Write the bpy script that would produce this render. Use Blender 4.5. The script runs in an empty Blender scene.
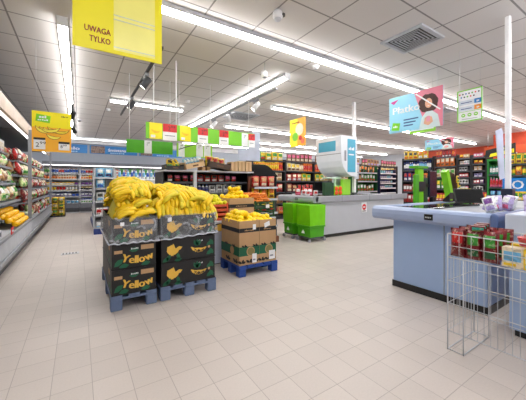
import bpy, bmesh, math, random
from mathutils import Vector, Matrix, Euler
random.seed(7)
sc = bpy.context.scene
COL = sc.collection
R = math.radians
PI = math.pi

# ------------------------------------------------------------------ camera, world, exposure
cam = bpy.data.cameras.new('camera')
cam.sensor_width = 36.0
cam.lens = 284.0 / 526.0 * 36.0
cam.shift_y = -16.0 / 526.0
cam.clip_start = 0.05
cam_ob = bpy.data.objects.new('camera', cam)
COL.objects.link(cam_ob)
cam_ob.location = (0, 0, 1.2)
cam_ob.rotation_euler = (R(90), 0, R(-33))
sc.camera = cam_ob
w = bpy.data.worlds.new('world')
sc.world = w
w.use_nodes = True
w.node_tree.nodes['Background'].inputs[0].default_value = (0.9, 0.95, 1, 1)
w.node_tree.nodes['Background'].inputs[1].default_value = 1.0
sc.view_settings.view_transform = 'Standard'
sc.view_settings.look = 'None'
sc.view_settings.gamma = 1
sc.view_settings.use_curve_mapping = False
sc.view_settings.exposure = 0.5
TUBE = 20.0     # emission strength of the ceiling tubes

# ------------------------------------------------------------------ materials
MATS = {}
def mat(name, col, rough=0.5, metal=0.0, var=0.08, scale=6.0, spec=0.5, alpha=1.0, bump=0.0, trans=0.0):
    if name in MATS: return MATS[name]
    m = bpy.data.materials.new(name); m.use_nodes = True
    nt = m.node_tree; N = nt.nodes; L = nt.links
    b = N['Principled BSDF']
    b.inputs['Roughness'].default_value = rough
    b.inputs['Metallic'].default_value = metal
    b.inputs['Specular IOR Level'].default_value = spec
    b.inputs['Alpha'].default_value = alpha
    if trans: b.inputs['Transmission Weight'].default_value = trans
    tc = N.new('ShaderNodeTexCoord'); nz = N.new('ShaderNodeTexNoise')
    nz.inputs['Scale'].default_value = scale; nz.inputs['Detail'].default_value = 4
    L.new(tc.outputs['Object'], nz.inputs['Vector'])
    mr = N.new('ShaderNodeMapRange')
    mr.inputs[1].default_value = 0.3; mr.inputs[2].default_value = 0.7
    mr.inputs[3].default_value = 1 - var; mr.inputs[4].default_value = 1 + var
    L.new(nz.outputs['Fac'], mr.inputs[0])
    mx = N.new('ShaderNodeVectorMath'); mx.operation = 'SCALE'
    mx.inputs[0].default_value = col[:3]
    L.new(mr.outputs[0], mx.inputs['Scale'])
    L.new(mx.outputs[0], b.inputs['Base Color'])
    if bump:
        bp = N.new('ShaderNodeBump'); bp.inputs['Strength'].default_value = bump
        L.new(nz.outputs['Fac'], bp.inputs['Height']); L.new(bp.outputs[0], b.inputs['Normal'])
    MATS[name] = m
    return m
def emis(name, col, s):
    if name in MATS: return MATS[name]
    m = bpy.data.materials.new(name); m.use_nodes = True
    nt = m.node_tree; nt.nodes.clear()
    e = nt.nodes.new('ShaderNodeEmission'); o = nt.nodes.new('ShaderNodeOutputMaterial')
    e.inputs[0].default_value = (*col, 1); e.inputs[1].default_value = s
    nt.links.new(e.outputs[0], o.inputs[0]); MATS[name] = m
    return m
def srgb(r, g, b):
    f = lambda c: (c/255/12.92) if c/255 <= 0.04045 else ((c/255+0.055)/1.055)**2.4
    return (f(r), f(g), f(b))
def grid_mat(name, base, line, size, ox, oy, lw, var, rough, bump=0.0, spec=0.5):
    m = bpy.data.materials.new(name); m.use_nodes = True
    nt = m.node_tree; N = nt.nodes; L = nt.links; b = N['Principled BSDF']
    tc = N.new('ShaderNodeTexCoord'); sp = N.new('ShaderNodeSeparateXYZ'); L.new(tc.outputs['Object'], sp.inputs[0])
    def mth(op, a, bb=None):
        n = N.new('ShaderNodeMath'); n.operation = op
        for i, v in enumerate((a, bb)):
            if v is None: continue
            if isinstance(v, (int, float)): n.inputs[i].default_value = v
            else: L.new(v, n.inputs[i])
        return n.outputs[0]
    ids = []; ms = []
    for k, o in ((0, ox), (1, oy)):
        q = mth('DIVIDE', mth('SUBTRACT', sp.outputs[k], o), size)
        fr = mth('FRACT', q); ids.append(mth('FLOOR', q))
        d = mth('ABSOLUTE', mth('SUBTRACT', fr, 0.5))
        ms.append(mth('GREATER_THAN', d, 0.5 - lw/size/2))
    mask = mth('MAXIMUM', ms[0], ms[1])
    wn = N.new('ShaderNodeTexWhiteNoise'); wn.noise_dimensions = '2D'
    cb = N.new('ShaderNodeCombineXYZ'); L.new(ids[0], cb.inputs[0]); L.new(ids[1], cb.inputs[1]); L.new(cb.outputs[0], wn.inputs['Vector'])
    nz = N.new('ShaderNodeTexNoise'); nz.inputs['Scale'].default_value = 1.3; L.new(tc.outputs['Object'], nz.inputs['Vector'])
    nf = N.new('ShaderNodeTexNoise'); nf.inputs['Scale'].default_value = 90; L.new(tc.outputs['Object'], nf.inputs['Vector'])
    s = mth('ADD', mth('ADD', mth('MULTIPLY', mth('SUBTRACT', wn.outputs[0], 0.5), var), mth('MULTIPLY', mth('SUBTRACT', nz.outputs['Fac'], 0.5), var*2)),
            mth('ADD', 1.0, mth('MULTIPLY', mth('SUBTRACT', nf.outputs['Fac'], 0.5), var*2)))
    vm = N.new('ShaderNodeVectorMath'); vm.operation = 'SCALE'; vm.inputs[0].default_value = base; L.new(s, vm.inputs['Scale'])
    mix = N.new('ShaderNodeMix'); mix.data_type = 'RGBA'
    L.new(mask, mix.inputs[0]); L.new(vm.outputs[0], mix.inputs[6]); mix.inputs[7].default_value = (*line, 1)
    L.new(mix.outputs[2], b.inputs['Base Color'])
    b.inputs['Roughness'].default_value = rough; b.inputs['Specular IOR Level'].default_value = spec
    if bump:
        bp = N.new('ShaderNodeBump'); bp.inputs['Strength'].default_value = bump; bp.inputs['Distance'].default_value = 0.003; bp.invert = True
        L.new(mask, bp.inputs['Height']); L.new(bp.outputs[0], b.inputs['Normal'])
    return m
def P(name, r, g, b, rough=0.45, **k): return mat(name, srgb(r, g, b), rough, **k)

WHITE = P('white_paint', 236, 236, 238); OFFW = P('off_white', 222, 223, 226)
METAL = mat('brushed_metal', (.55, .56, .58), .35, .8); CHROME = mat('chrome_wire', (.62, .64, .67), .45, .35)
DGREY = P('dark_grey_metal', 70, 72, 78); MGREY = P('mid_grey_metal', 140, 143, 150); LGREY = P('light_grey_metal', 190, 193, 200)
BLACK = P('black_plastic', 22, 22, 24, .35); SHELFBLK = P('black_shelf', 38, 37, 40)
GREEN = P('lime_green_plastic', 118, 204, 16, .35); GREEND = P('lime_green_dark', 74, 165, 20, .4)
CARD = P('brown_cardboard', 188, 150, 108, .8, var=.06); CARDL = P('light_cardboard', 212, 178, 138, .8)
CARDBLK = P('black_card', 22, 21, 23, .5); PGREEN = P('printed_green', 18, 92, 62, .5); PGOLD = P('printed_gold', 226, 180, 70, .5)
BANANA = mat('banana_yellow', srgb(246, 205, 20), .45, var=.14, scale=12)
BANANAB = mat('banana_yellow_green', srgb(226, 205, 40), .45, var=.14, scale=12)
BTIP = P('banana_tip', 84, 70, 24, .7); BSTEM = P('banana_crown', 176, 168, 40, .6)
LEMON = mat('lemon_yellow', srgb(255, 216, 10), .4, var=.1, scale=20, bump=.1)
LIME = mat('citrus_yellow_green', srgb(222, 214, 30), .4, var=.1, scale=20, bump=.1)
CARROT = mat('carrot_orange', srgb(238, 140, 50), .5, var=.12, scale=14)
BLUEP = P('blue_pallet', 30, 70, 150, .6, var=.15); GPAL = P('grey_blue_pallet', 96, 112, 142, .7, var=.12)
COBLUE = P('checkout_panel_blue', 160, 184, 222, .35, var=.02); COBUMP = P('checkout_bumper', 158, 174, 208, .3, var=.03)
GBUMP = P('grey_bumper', 158, 160, 168, .3, var=.03)
YEL = P('sign_yellow', 246, 232, 20, .45, var=.02); ORG = P('sign_orange', 250, 180, 40, .45, var=.06, scale=2)
RED = P('tag_red', 214, 34, 40, .4); BLUE = P('banner_blue', 46, 124, 190, .5, var=.02)
SKYB = P('poster_sky_blue', 150, 214, 240, .45, var=.05, scale=2); PINK = P('poster_pink', 226, 128, 150, .45, var=.05, scale=2)
SKIN = P('printed_skin', 226, 170, 140, .5); HAIR = P('printed_brown_hair', 70, 36, 28, .6, var=.3, scale=40)
ORWALL = P('orange_red_wall', 205, 78, 46, .6); NAVY = P('printed_navy', 40, 60, 130, .5); MAROON = P('printed_maroon', 150, 40, 30, .5)
TUBEM = emis('lit_tube', (1.0, 0.985, 0.97), TUBE)
FRTUBE = emis('lit_fridge_tube', (1.0, 0.95, 0.95), 3.5)
LAMPM = emis('lit_spotlight', (1.0, 0.95, 0.85), 14.0)

# ------------------------------------------------------------------ mesh builder
class MB:
    def __init__(s): s.bm = bmesh.new()
    def _m(s, fs, m, smooth=False):
        for f in fs: f.material_index = m; f.smooth = smooth
    def box(s, x0, x1, y0, y1, z0, z1, m=0, bev=0.0, M=None, seg=2):
        t = bmesh.new(); bmesh.ops.create_cube(t, size=1)
        bmesh.ops.scale(t, vec=(abs(x1-x0), abs(y1-y0), abs(z1-z0)), verts=t.verts)
        bmesh.ops.translate(t, vec=((x0+x1)/2, (y0+y1)/2, (z0+z1)/2), verts=t.verts)
        if bev: bmesh.ops.bevel(t, geom=t.edges[:], offset=bev, segments=seg, profile=.5, affect='EDGES')
        s.merge(t, m, M); return s
    def merge(s, t, m=0, M=None, smooth=None, keep=False):
        vs = [s.bm.verts.new((M @ v.co) if M else v.co) for v in t.verts]
        t.verts.index_update()
        for f in t.faces:
            try: nf = s.bm.faces.new([vs[v.index] for v in f.verts])
            except ValueError: continue
            nf.material_index = f.material_index if keep else m
            nf.smooth = f.smooth if smooth is None else smooth
        t.free()
    def tube(s, pts, r, seg=6, m=0, caps=True, radii=None, closed=False):
        pts = [Vector(p) for p in pts]; n = len(pts); rings = []
        up = Vector((0, 0, 1))
        for i, p in enumerate(pts):
            a = pts[(i-1) % n] if (i > 0 or closed) else p; b = pts[(i+1) % n] if (i < n-1 or closed) else p
            d = (b-a).normalized()
            ref = up if abs(d.dot(up)) < .95 else Vector((0, 1, 0))
            u = d.cross(ref).normalized(); v = u.cross(d).normalized()
            rr = radii[i] if radii else r
            rings.append([s.bm.verts.new(p + (u*math.cos(2*PI*k/seg) + v*math.sin(2*PI*k/seg))*rr) for k in range(seg)])
        fs = []
        for i in range(n if closed else n-1):
            A = rings[i]; B = rings[(i+1) % n]
            for k in range(seg): fs.append(s.bm.faces.new((A[k], A[(k+1) % seg], B[(k+1) % seg], B[k])))
        s._m(fs, m, True)
        if caps and not closed:
            s._m([s.bm.faces.new(rings[0][::-1]), s.bm.faces.new(rings[-1])], m)
        return s
    def lathe(s, prof, seg=12, c=(0, 0, 0), m=0, M=None, ms=None):
        c = Vector(c); rings = []
        for r, z in prof:
            rings.append([s.bm.verts.new((M @ (c+Vector((r*math.cos(2*PI*k/seg), r*math.sin(2*PI*k/seg), z)))) if M else c+Vector((r*math.cos(2*PI*k/seg), r*math.sin(2*PI*k/seg), z))) for k in range(seg)])
        for i in range(len(rings)-1):
            A, B = rings[i], rings[i+1]
            s._m([s.bm.faces.new((A[k], A[(k+1) % seg], B[(k+1) % seg], B[k])) for k in range(seg)], ms[i] if ms else m, True)
        s._m([s.bm.faces.new(rings[0][::-1])], ms[0] if ms else m); s._m([s.bm.faces.new(rings[-1])], ms[-1] if ms else m)
        return s
    def ell(s, c, rad, m=0, seg=12, rings=8, M=None):
        t = bmesh.new(); bmesh.ops.create_uvsphere(t, u_segments=seg, v_segments=rings, radius=1)
        bmesh.ops.scale(t, vec=rad, verts=t.verts); bmesh.ops.translate(t, vec=c, verts=t.verts)
        s.merge(t, m, M, True); return s
    def prism(s, poly, o, u, v, d, m=0):
        """polygon in the (u,v) plane, thickness d along u x v"""
        o, u, v = Vector(o), Vector(u), Vector(v); n = u.cross(v).normalized()
        a = [s.bm.verts.new(o+u*p[0]+v*p[1]) for p in poly]; b = [s.bm.verts.new(o+u*p[0]+v*p[1]+n*d) for p in poly]
        k = len(poly); fs = [s.bm.faces.new(a[::-1]), s.bm.faces.new(b)]
        for i in range(k): fs.append(s.bm.faces.new((a[i], a[(i+1) % k], b[(i+1) % k], b[i])))
        s._m(fs, m); return s
    def build(s, name, mats, parent=None, loc=None, rotz=0):
        me = bpy.data.meshes.new(name)
        bmesh.ops.recalc_face_normals(s.bm, faces=s.bm.faces)
        s.bm.to_mesh(me); s.bm.free()
        for m in (mats if isinstance(mats, (list, tuple)) else [mats]): me.materials.append(m)
        return link(name, me, parent, loc, rotz)
def link(name, me, parent=None, loc=None, rotz=0):
    o = bpy.data.objects.new(name, me); COL.objects.link(o)
    if parent: o.parent = parent
    if loc is not None: o.location = loc
    if rotz: o.rotation_euler = (0, 0, rotz)
    return o
def tag(o, label, cat, group=None, kind=None):
    o['label'] = label; o['category'] = cat
    if group: o['group'] = group
    if kind: o['kind'] = kind
    return o
def thing(name, label, cat, loc=(0, 0, 0), rotz=0, group=None):
    o = link(name, None, None, loc, rotz); return tag(o, label, cat, group)
def struct(name, mb, m):
    o = mb.build(name, m); o['kind'] = 'structure'; return o
def copy_tree(o, parent=None):
    c = o.copy(); COL.objects.link(c); c.parent = parent
    for ch in o.children[:]: copy_tree(ch, c)
    return c
ORD = ['first', 'second', 'third', 'fourth', 'fifth', 'sixth', 'seventh', 'eighth', 'ninth', 'tenth', 'eleventh', 'twelfth', 'thirteenth', 'fourteenth', 'fifteenth', 'sixteenth', 'seventeenth', 'eighteenth', 'nineteenth', 'twentieth']
def circ(r, n=16, cx=0, cy=0, ry=None): return [(cx+r*math.cos(2*PI*i/n), cy+(ry or r)*math.sin(2*PI*i/n)) for i in range(n)]
def rect(x0, y0, x1, y1): return [(x0, y0), (x1, y0), (x1, y1), (x0, y1)]
def tmesh(s, size, ext=.001):
    cu = bpy.data.curves.new('t', 'FONT'); cu.body = s; cu.size = size; cu.extrude = ext; cu.resolution_u = 2
    cu.align_x = 'LEFT'
    ob = bpy.data.objects.new('t', cu); COL.objects.link(ob)
    me = ob.to_mesh(); t = bmesh.new(); t.from_mesh(me); ob.to_mesh_clear()
    bpy.data.objects.remove(ob); bpy.data.curves.remove(cu)
    return t
def lettering(parent, s, size, o, u, v, m, name='lettering', squeeze=None, bold=0):
    t = tmesh(s, size); u = Vector(u); v = Vector(v); n = u.cross(v)
    xs = [q.co.x for q in t.verts] or [0, 1]
    k = (squeeze/(max(xs)-min(xs))) if squeeze else 1
    Mx = Matrix.Translation(Vector(o)) @ Matrix(((u.x*k, v.x, n.x, 0), (u.y*k, v.y, n.y, 0), (u.z*k, v.z, n.z, 0), (0, 0, 0, 1)))
    mb = MB()
    for i in range(1 if not bold else 3):
        tt = t.copy(); mb.merge(tt, 0, Matrix.Translation(u*bold*size*(i-1)+n*.0006*i) @ Mx if bold else Mx, False)
    t.free()
    return mb.build(name, m, parent)
def arc_lettering(parent, s, size, o, u, v, m, rad, name='lettering', adv=.62):
    u = Vector(u); v = Vector(v); n = u.cross(v); mb = MB(); ws = []
    for ch in s:
        t = tmesh(ch, size*1.25); xs = [q.co.x for q in t.verts]; ws.append((min(xs), max(xs))); t.free()
    gp = size*.13; tot = sum(b-a for a, b in ws)+gp*(len(s)-1); cur = -tot/2
    for i, ch in enumerate(s):
        wd = ws[i][1]-ws[i][0]; a = (cur+wd/2)/rad; cur += wd+gp
        t = tmesh(ch, size*1.25)
        L2 = Matrix.Translation((rad*math.sin(a), rad*(1-math.cos(a)), 0)) @ Matrix.Rotation(a, 4, 'Z') @ Matrix.Translation((-(ws[i][0]+ws[i][1])/2, 0, 0))
        B = Matrix(((u.x, v.x, n.x, 0), (u.y, v.y, n.y, 0), (u.z, v.z, n.z, 0), (0, 0, 0, 1)))
        for dx, dn in ((-.05*size, 0), (0, .0006), (.05*size, .0012)):
            tt = t.copy(); mb.merge(tt, 0, Matrix.Translation(Vector(o)) @ B @ Matrix.Translation((dx, 0, dn)) @ L2, False)
        t.free()
    return mb.build(name, m, parent)
def scribble(parent, o, u, v, wd, h, m, n=5):
    """a line of print too small to read in the photograph: a row of short bars"""
    r_ = random.Random(int(wd*1000)+n); mb = MB(); x = 0; u = Vector(u); v = Vector(v)
    for i in range(n):
        q = wd/n; a = r_.uniform(.55, .85)
        mb.prism(rect(x, h*r_.choice((0, 0, .1)), x+q*a, h*r_.choice((.7, 1, .7))), o, u, v, .001); x += q
    return mb.build('fine_print', m, parent)
XN, XP, YN, ZP = Vector((-1, 0, 0)), Vector((1, 0, 0)), Vector((0, -1, 0)), Vector((0, 0, 1))
YP = Vector((0, 1, 0))
# facing -Y: u=XP, v=ZP (n = X x Z = -Y).  facing -X: u=YN, v=ZP (n = -Y x Z = -X).  facing +X: u=YP

# ------------------------------------------------------------------ setting
HC = 3.2
floor_m = grid_mat('floor_tiles', srgb(200, 190, 183), srgb(166, 156, 150), 0.205, 0.07, 0.98, 0.004, .07, .42, .25)
ceil_m = grid_mat('ceiling_tiles', srgb(212, 208, 206), srgb(142, 138, 138), 0.65, -0.05, 5.67, 0.02, .04, .8, .2, .2)
struct('floor', MB().box(-2.6, 18.2, -3, 15.1, -.1, 0), floor_m)
struct('ceiling', MB().box(-2.6, 18.2, -3, 15.1, HC, HC+.1), ceil_m)
WALLM = P('wall_grey', 196, 200, 206, .8, var=.02)
struct('wall_back', MB().box(-2.6, 18.2, 15.0, 15.1, 0, HC), P('wall_back_grey', 160, 166, 176, .8, var=.02))
struct('wall_left', MB().box(-2.6, -2.5, -3, 15.1, 0, HC), WALLM)
struct('wall_right', MB().box(18.1, 18.2, -3, 15.1, 0, HC), WALLM)
struct('trim_2', MB().box(18.0, 18.1, -3, 9.5, 2.35, 3.2), ORWALL)
struct('trim_3', MB().box(14.2, 14.3, -3, 4.6, 0, 3.2), ORWALL)
struct('wall_front', MB().box(-2.6, 18.2, -3.1, -3.0, 0, HC), WALLM)
struct('trim_1', MB().box(-2.5, 18.1, 14.86, 15.0, 3.0, 3.2), OFFW)

# ------------------------------------------------------------------ ceiling equipment
def strip(label, x0, x1, y0, y1, w=.11, TUBEM=TUBEM):
    t = thing('ceiling_light', label, 'light', ((x0+x1)/2, (y0+y1)/2, HC-.1))
    lx = (x1-x0)/2; ly = (y1-y0)/2
    if lx > ly:
        MB().box(-lx, lx, -w/2, w/2, .04, .1, bev=.006).build('housing', LGREY, t)
        m = MB(); prof = [(-.05, .039), (-.045, .012), (-.025, 0), (.025, 0), (.045, .012), (.05, .039)]
        m.prism(prof, (-lx+.02, 0, 0), (0, 1, 0), (0, 0, 1), 2*lx-.04).build('diffuser', TUBEM, t)
        for q in (-lx-.01, lx-.02): MB().box(q, q+.03, -w/2, w/2, -.002, .1).build('end_cap', OFFW, t)
    else:
        MB().box(-w/2, w/2, -ly, ly, .04, .1, bev=.006).build('housing', LGREY, t)
        m = MB(); prof = [(-.05, .039), (-.045, .012), (-.025, 0), (.025, 0), (.045, .012), (.05, .039)]
        m.prism(prof, (0, ly-.02, 0), (1, 0, 0), (0, 0, 1), 2*ly-.04).build('diffuser', TUBEM, t)
        for q in (-ly-.01, ly-.02): MB().box(-w/2, w/2, q, q+.03, -.002, .1).build('end_cap', OFFW, t)
    return t
strip('long bright ceiling strip light crossing the whole picture nearest the camera', .15, 14.5, 3.17, 3.30)
strip('ceiling strip light at far left running away above the left fridge aisle', -.22, -.11, 4.15, 14.2)
strip('short ceiling strip light crossing behind the black spotlight track above the bananas', .6, 2.3, 7.38, 7.48)
strip('diagonal ceiling strip light beside the white spotlight track in the picture centre', 3.1, 3.21, 4.05, 9.9)
strip('second long ceiling strip light, starting just right of the white spotlight track', 4.1, 16, 5.85, 5.95)
strip('third long ceiling strip light, behind the second one and the orange hanging sign', 4.1, 17, 8.6, 8.7)
strip('fourth long ceiling strip light above the snack shelves', 4.1, 17, 11.2, 11.3)
strip('furthest long ceiling strip light before the back wall on the right', 4.1, 17, 13.2, 13.3)
strip('thin strip light running along the foot of the ceiling above the blue dairy banners', -1.9, 3.9, 14.3, 14.36, .06, emis('lit_wall_tube', (1, .99, .98), 4.0))
strip('added fill strip light beyond the till, parallel to the nearest strip', -2, 16, .6, .7)  # added strip, extended left out of view to brighten the yellow sign and bananas
strip('strip light behind the camera over the shop entrance', .15, 14.5, -1.8, -1.7)

def vent(label, x, y, s):
    t = thing('ceiling_vent', label, 'vent', (x, y, HC-.02))
    m = MB(); h = s/2
    for a in (-1, 1):
        m.box(min(a*h, a*(h-.04)), max(a*h, a*(h-.04)), -h, h, -.005, .02); m.box(-h+.04, h-.04, min(a*h, a*(h-.04)), max(a*h, a*(h-.04)), -.005, .02)
    m.build('frame', LGREY, t)
    MB().box(-h+.04, h-.04, -h+.04, h-.04, .012, .02).build('backing', BLACK, t)
    n = 6
    for i in range(n):
        k = h-.05-i*(h-.05)/n; q = k-.012; m = MB()
        for a in (-1, 1):
            m.box(min(a*k, a*q), max(a*k, a*q), -k, k, .003, .011); m.box(-q, q, min(a*k, a*q), max(a*k, a*q), .003, .011)
        m.build('louver', LGREY, t)
vent('square louvred ceiling vent with dark slots above the Płatko poster', 3.86, 2.17, .58)
vent('square ceiling vent behind the white spotlights, above the green price rail', 4.0, 7.35, .8)
vent('square ceiling vent far away above the second till, seen at a flat angle', 8.3, 3.9, .6)

def spot(label, x, y, zt, mh, yaw, tilt=40):
    t = thing('spotlight', label, 'spotlight', (x, y, zt))
    MB().box(-.03, .03, -.09, .09, -.05, 0, bev=.006).build('adapter', MGREY, t)
    MB().tube([(0, 0, -.045), (0, 0, -.09)], .012).tube([(-.055, 0, -.09), (.055, 0, -.09)], .008).build('bracket', MGREY, t)
    M = Matrix.Translation((0, 0, -.14)) @ Matrix.Rotation(yaw, 4, 'Z') @ Matrix.Rotation(R(tilt), 4, 'X')
    m = MB(); m.lathe([(.03, .1), (.05, .09), (.055, 0), (.058, -.09), (.05, -.095)], 14, M=M); m.build('lamp_head', mh, t)
    m = MB(); m.lathe([(.047, -.0965), (.047, -.092)], 14, M=M); m.build('lens', LAMPM, t)
def track(label, x, y0, y1, z, m):
    t = thing('spotlight_track', label, 'light track', (x, y0, z))
    MB().box(-.02, .02, 0, y1-y0, 0, .035).build('rail', m, t)
    for q in (.12, y1-y0-.12): MB().tube([(0, q, .035), (0, q, HC-z)], .004).build('hanger', METAL, t)
track('black spotlight track hanging above the banana boxes', .93, 3.9, 8.3, 3.0, BLACK)
track('grey spotlight track under the diagonal strip light', 3.13, 4.35, 9.4, 2.98, MGREY)
track('short black spotlight track behind the banana poster at left', -.12, 7.6, 12.4, 2.95, BLACK)
spot('larger black and grey spotlight nearest the camera on the black track', .93, 4.95, 3.0, DGREY, R(60))
spot('smaller black and grey spotlight further along the black track', .93, 6.5, 3.0, DGREY, R(60))
spot('white spotlight nearest the camera on the grey track', 3.13, 5.1, 2.98, OFFW, R(60))
spot('white spotlight second along the grey track', 3.13, 6.4, 2.98, OFFW, R(-40))
spot('white spotlight furthest along the grey track', 3.13, 7.3, 2.98, OFFW, R(60))
spot('black spotlight just right of the banana poster, upper one', -.12, 8.0, 2.95, BLACK, R(30))
spot('black spotlight just right of the banana poster, lower one', -.12, 10.2, 2.95, BLACK, R(-30))
t = thing('motion_sensor', 'white dome sensor on the ceiling right of the top centre, above the long strip light', 'sensor', (1.93, 2.66, HC-.09))
MB().lathe([(.045, .0), (.06, .02), (.06, .06), (.045, .09)], 16).build('base', WHITE, t); MB().ell((0, 0, 0), (.042, .042, .035)).build('lens', LGREY, t)
MB().lathe([(.03, -.003), (.03, .02)], 12, (.045, -.035, .03)).build('window', DGREY, t)
t = thing('speaker', 'white hanging speaker below the ceiling near the end of the diagonal strip light', 'speaker', (2.56, 3.9, 2.95))
MB().tube([(0, 0, .1), (0, 0, .25)], .006).build('rod', METAL, t); MB().lathe([(.04, 0), (.055, .02), (.05, .09), (.02, .11)], 14).build('housing', WHITE, t); MB().lathe([(.035, -.002), (.035, .004)], 14).build('grille', MGREY, t)
for lab, x, y in (('round white smoke detector between the long strip lights at top centre', 3.37, 3.55), ('small round smoke detector high on the ceiling above the left aisle', .67, 8.6), ('smoke detector on the ceiling right of the far left strip light', 2.2, 6.7)):
    t = thing('smoke_detector', lab, 'smoke detector', (x, y, HC-.05))
    MB().lathe([(.03, 0), (.05, .012), (.055, .04), (.065, .05)], 16).build('body', WHITE, t); MB().lathe([(.02, -.006), (.022, .002)], 12).build('chamber', LGREY, t)
t = thing('ceiling_camera', 'small black dome camera on the ceiling right of the far left strip light', 'camera', (.02, 10.5, HC-.05)); MB().lathe([(.06, .02), (.06, .05)], 14).build('base', LGREY, t); MB().ell((0, 0, .02), (.05, .05, .05)).build('dome', BLACK, t)

# ------------------------------------------------------------------ hanging signs.  local frame: sign faces -Y, x from 0..w, z from 0..h ; rotz turns it
def sign(name, label, loc, rotz, w_, h_, m, edge=None, wires=(.1, .9), cat='sign', border=0, th=.012):
    t = thing(name, label, cat, loc, rotz)
    MB().box(0, w_, 0, th, 0, h_, bev=.002).build('panel', m, t)
    if border:
        b = MB(); q = border
        b.box(0, w_, -.003, 0, 0, q).box(0, w_, -.003, 0, h_-q, h_).box(0, q, -.003, 0, q, h_-q).box(w_-q, w_, -.003, 0, q, h_-q)
        b.build('border', edge, t)
    for k in wires: MB().tube([(w_*k, th/2, h_-.01), (w_*k, th/2, HC-loc[2])], .0025, 4).build('wire', METAL, t)
    return t
def decal(t, name, poly, m, d=.002, y=-.001):  # facing -Y, in local coords
    return MB().prism(poly, (0, y, 0), XP, ZP, d).build(name, m, t)
PALEY = P('pale_yellow_print', 248, 240, 130, .3, var=.03)
t = sign('hanging_sign', 'large yellow hanging sign reading UWAGA TYLKO at top left', (-.04, 2.6, 2.262), 0, .66, .62, YEL)
lettering(t, 'UWAGA', .066, (.075, -.002, .135), XP, ZP, MAROON, squeeze=.18, bold=.015)
lettering(t, 'TYLKO', .066, (.11, -.002, .06), XP, ZP, MAROON, squeeze=.145, bold=.015)
decal(t, 'printed_panel', rect(.28, .03, .60, .60), PALEY)
for z_ in (.05, .275, .31): decal(t, 'printed_line', rect(.28, z_, .60, z_+.008), P('pale_grey_print', 214, 218, 190, .5), .003, -.002)

BANPRINT = P('printed_banana', 240, 214, 60, .5, var=.2, scale=30)
def banana_poly(cx, cy, r, a0, a1, wd):
    pts = []
    for i in range(7):
        a = R(a0+(a1-a0)*i/6); pts.append((cx+r*math.cos(a), cy+r*math.sin(a)))
    for i in range(6, -1, -1):
        a = R(a0+(a1-a0)*i/6); k = r-wd*math.sin(PI*(i+.4)/6.8); pts.append((cx+k*math.cos(a), cy+k*math.sin(a)))
    return pts
t = sign('hanging_sign', 'orange and yellow hanging poster with bananas and two price tags above the left aisle', (-.54, 5, 1.655), 0, .45, .56, ORG)
decal(t, 'printed_panel', rect(.0, .34, .45, .56), YEL)
decal(t, 'emblem', [(.04, .42), (.20, .40), (.21, .50), (.05, .52)], GREEN, .003, -.002)
scribble(t, (.08, -.006, .465), XP, ZP, .09, .035, WHITE, 3); scribble(t, (.065, -.006, .43), XP, ZP, .12, .02, WHITE)
scribble(t, (.33, -.004, .5), XP, ZP, .09, .018, BLACK)
for i, (x, z_, r_, a0, a1) in enumerate(((.14, .36, .1, 190, 290), (.18, .37, .1, 200, 300), (.22, .37, .1, 205, 310), (.28, .38, .11, 200, 300), (.25, .27, .09, 200, 320), (.33, .36, .1, 220, 330), (.2, .40, .13, 230, 330))):
    decal(t, 'banana_outline', banana_poly(x, z_, r_+.006, a0-5, a1+5, .048), P('printed_brown_edge', 150, 100, 30, .5), .002+.0006*i, -.002); decal(t, 'printed_banana', banana_poly(x, z_, r_, a0, a1, .035), BANPRINT if i % 2 else P('printed_banana_light', 252, 236, 90, .5), .002+.0006*i, -.0027)
for x in (.02, .30):
    hh = .16 if x < .1 else .12
    decal(t, 'price_card', rect(x, .03, x+.13, .03+hh), WHITE, .003, -.003)
    decal(t, 'price_card_band', rect(x, hh, x+.13, hh+.03), BLACK, .003, -.006)
    lettering(t, '2⁹⁹' if x < .1 else '8⁹⁹', .09 if x < .1 else .06, (x+.02, -.008, .06), XP, ZP, BLACK)

# green price rails above the fruit island
PALEG = P('pale_green_print', 150, 214, 60, .4, var=.04); LIMER = P('rail_green', 120, 205, 30, .4, var=.03)
def rail(label, loc, w_, h_, m, cards):
    t = thing('price_rail', label, 'price rail', loc)
    MB().box(0, w_, 0, .02, 0, h_, bev=.003).build('rail_panel', m, t)
    for k in (.06, .94): MB().tube([(w_*k, .01, h_-.01), (w_*k, .01, HC-loc[2])], .006, 6).build('hanger_rod', WHITE, t)
    for x, wd, kind, z0, z1 in cards:
        if kind == 'y':
            MB().prism(rect(x, z0, x+wd, z1), (0, -.001, 0), XP, ZP, .003).build('picture_card', YEL, t)
            MB().prism(banana_poly(x+wd*.5, z0+(z1-z0)*.62, wd*.36, 190, 330, wd*.2), (0, -.005, 0), XP, ZP, .002).build('card_picture', BANANA, t)
            MB().prism(rect(x+.02, z0+.02, x+wd*.45, z0+.06), (0, -.005, 0), XP, ZP, .002).build('card_price', WHITE, t)
        else:
            MB().prism(rect(x, z0, x+wd, z1), (0, -.001, 0), XP, ZP, .003).build('price_card', WHITE, t)
            if kind == 'r':
                zm = z0+(z1-z0)*.52
                MB().prism(rect(x, zm, x+wd, z1), (0, -.005, 0), XP, ZP, .002).build('card_band', RED, t)
                lettering(t, '2⁹⁹', .09, (x+wd*.35, -.008, zm+.025), XP, ZP, BLACK, squeeze=wd*.5)
                MB().prism(rect(x+.03, z0+.07, x+wd-.03, z0+.082), (0, -.005, 0), XP, ZP, .002).build('card_line', MGREY, t)
            else:
                lettering(t, '2⁹⁹', .07, (x+wd*.3, -.005, z1-.09), XP, ZP, BLACK, squeeze=wd*.4)
    return t
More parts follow.
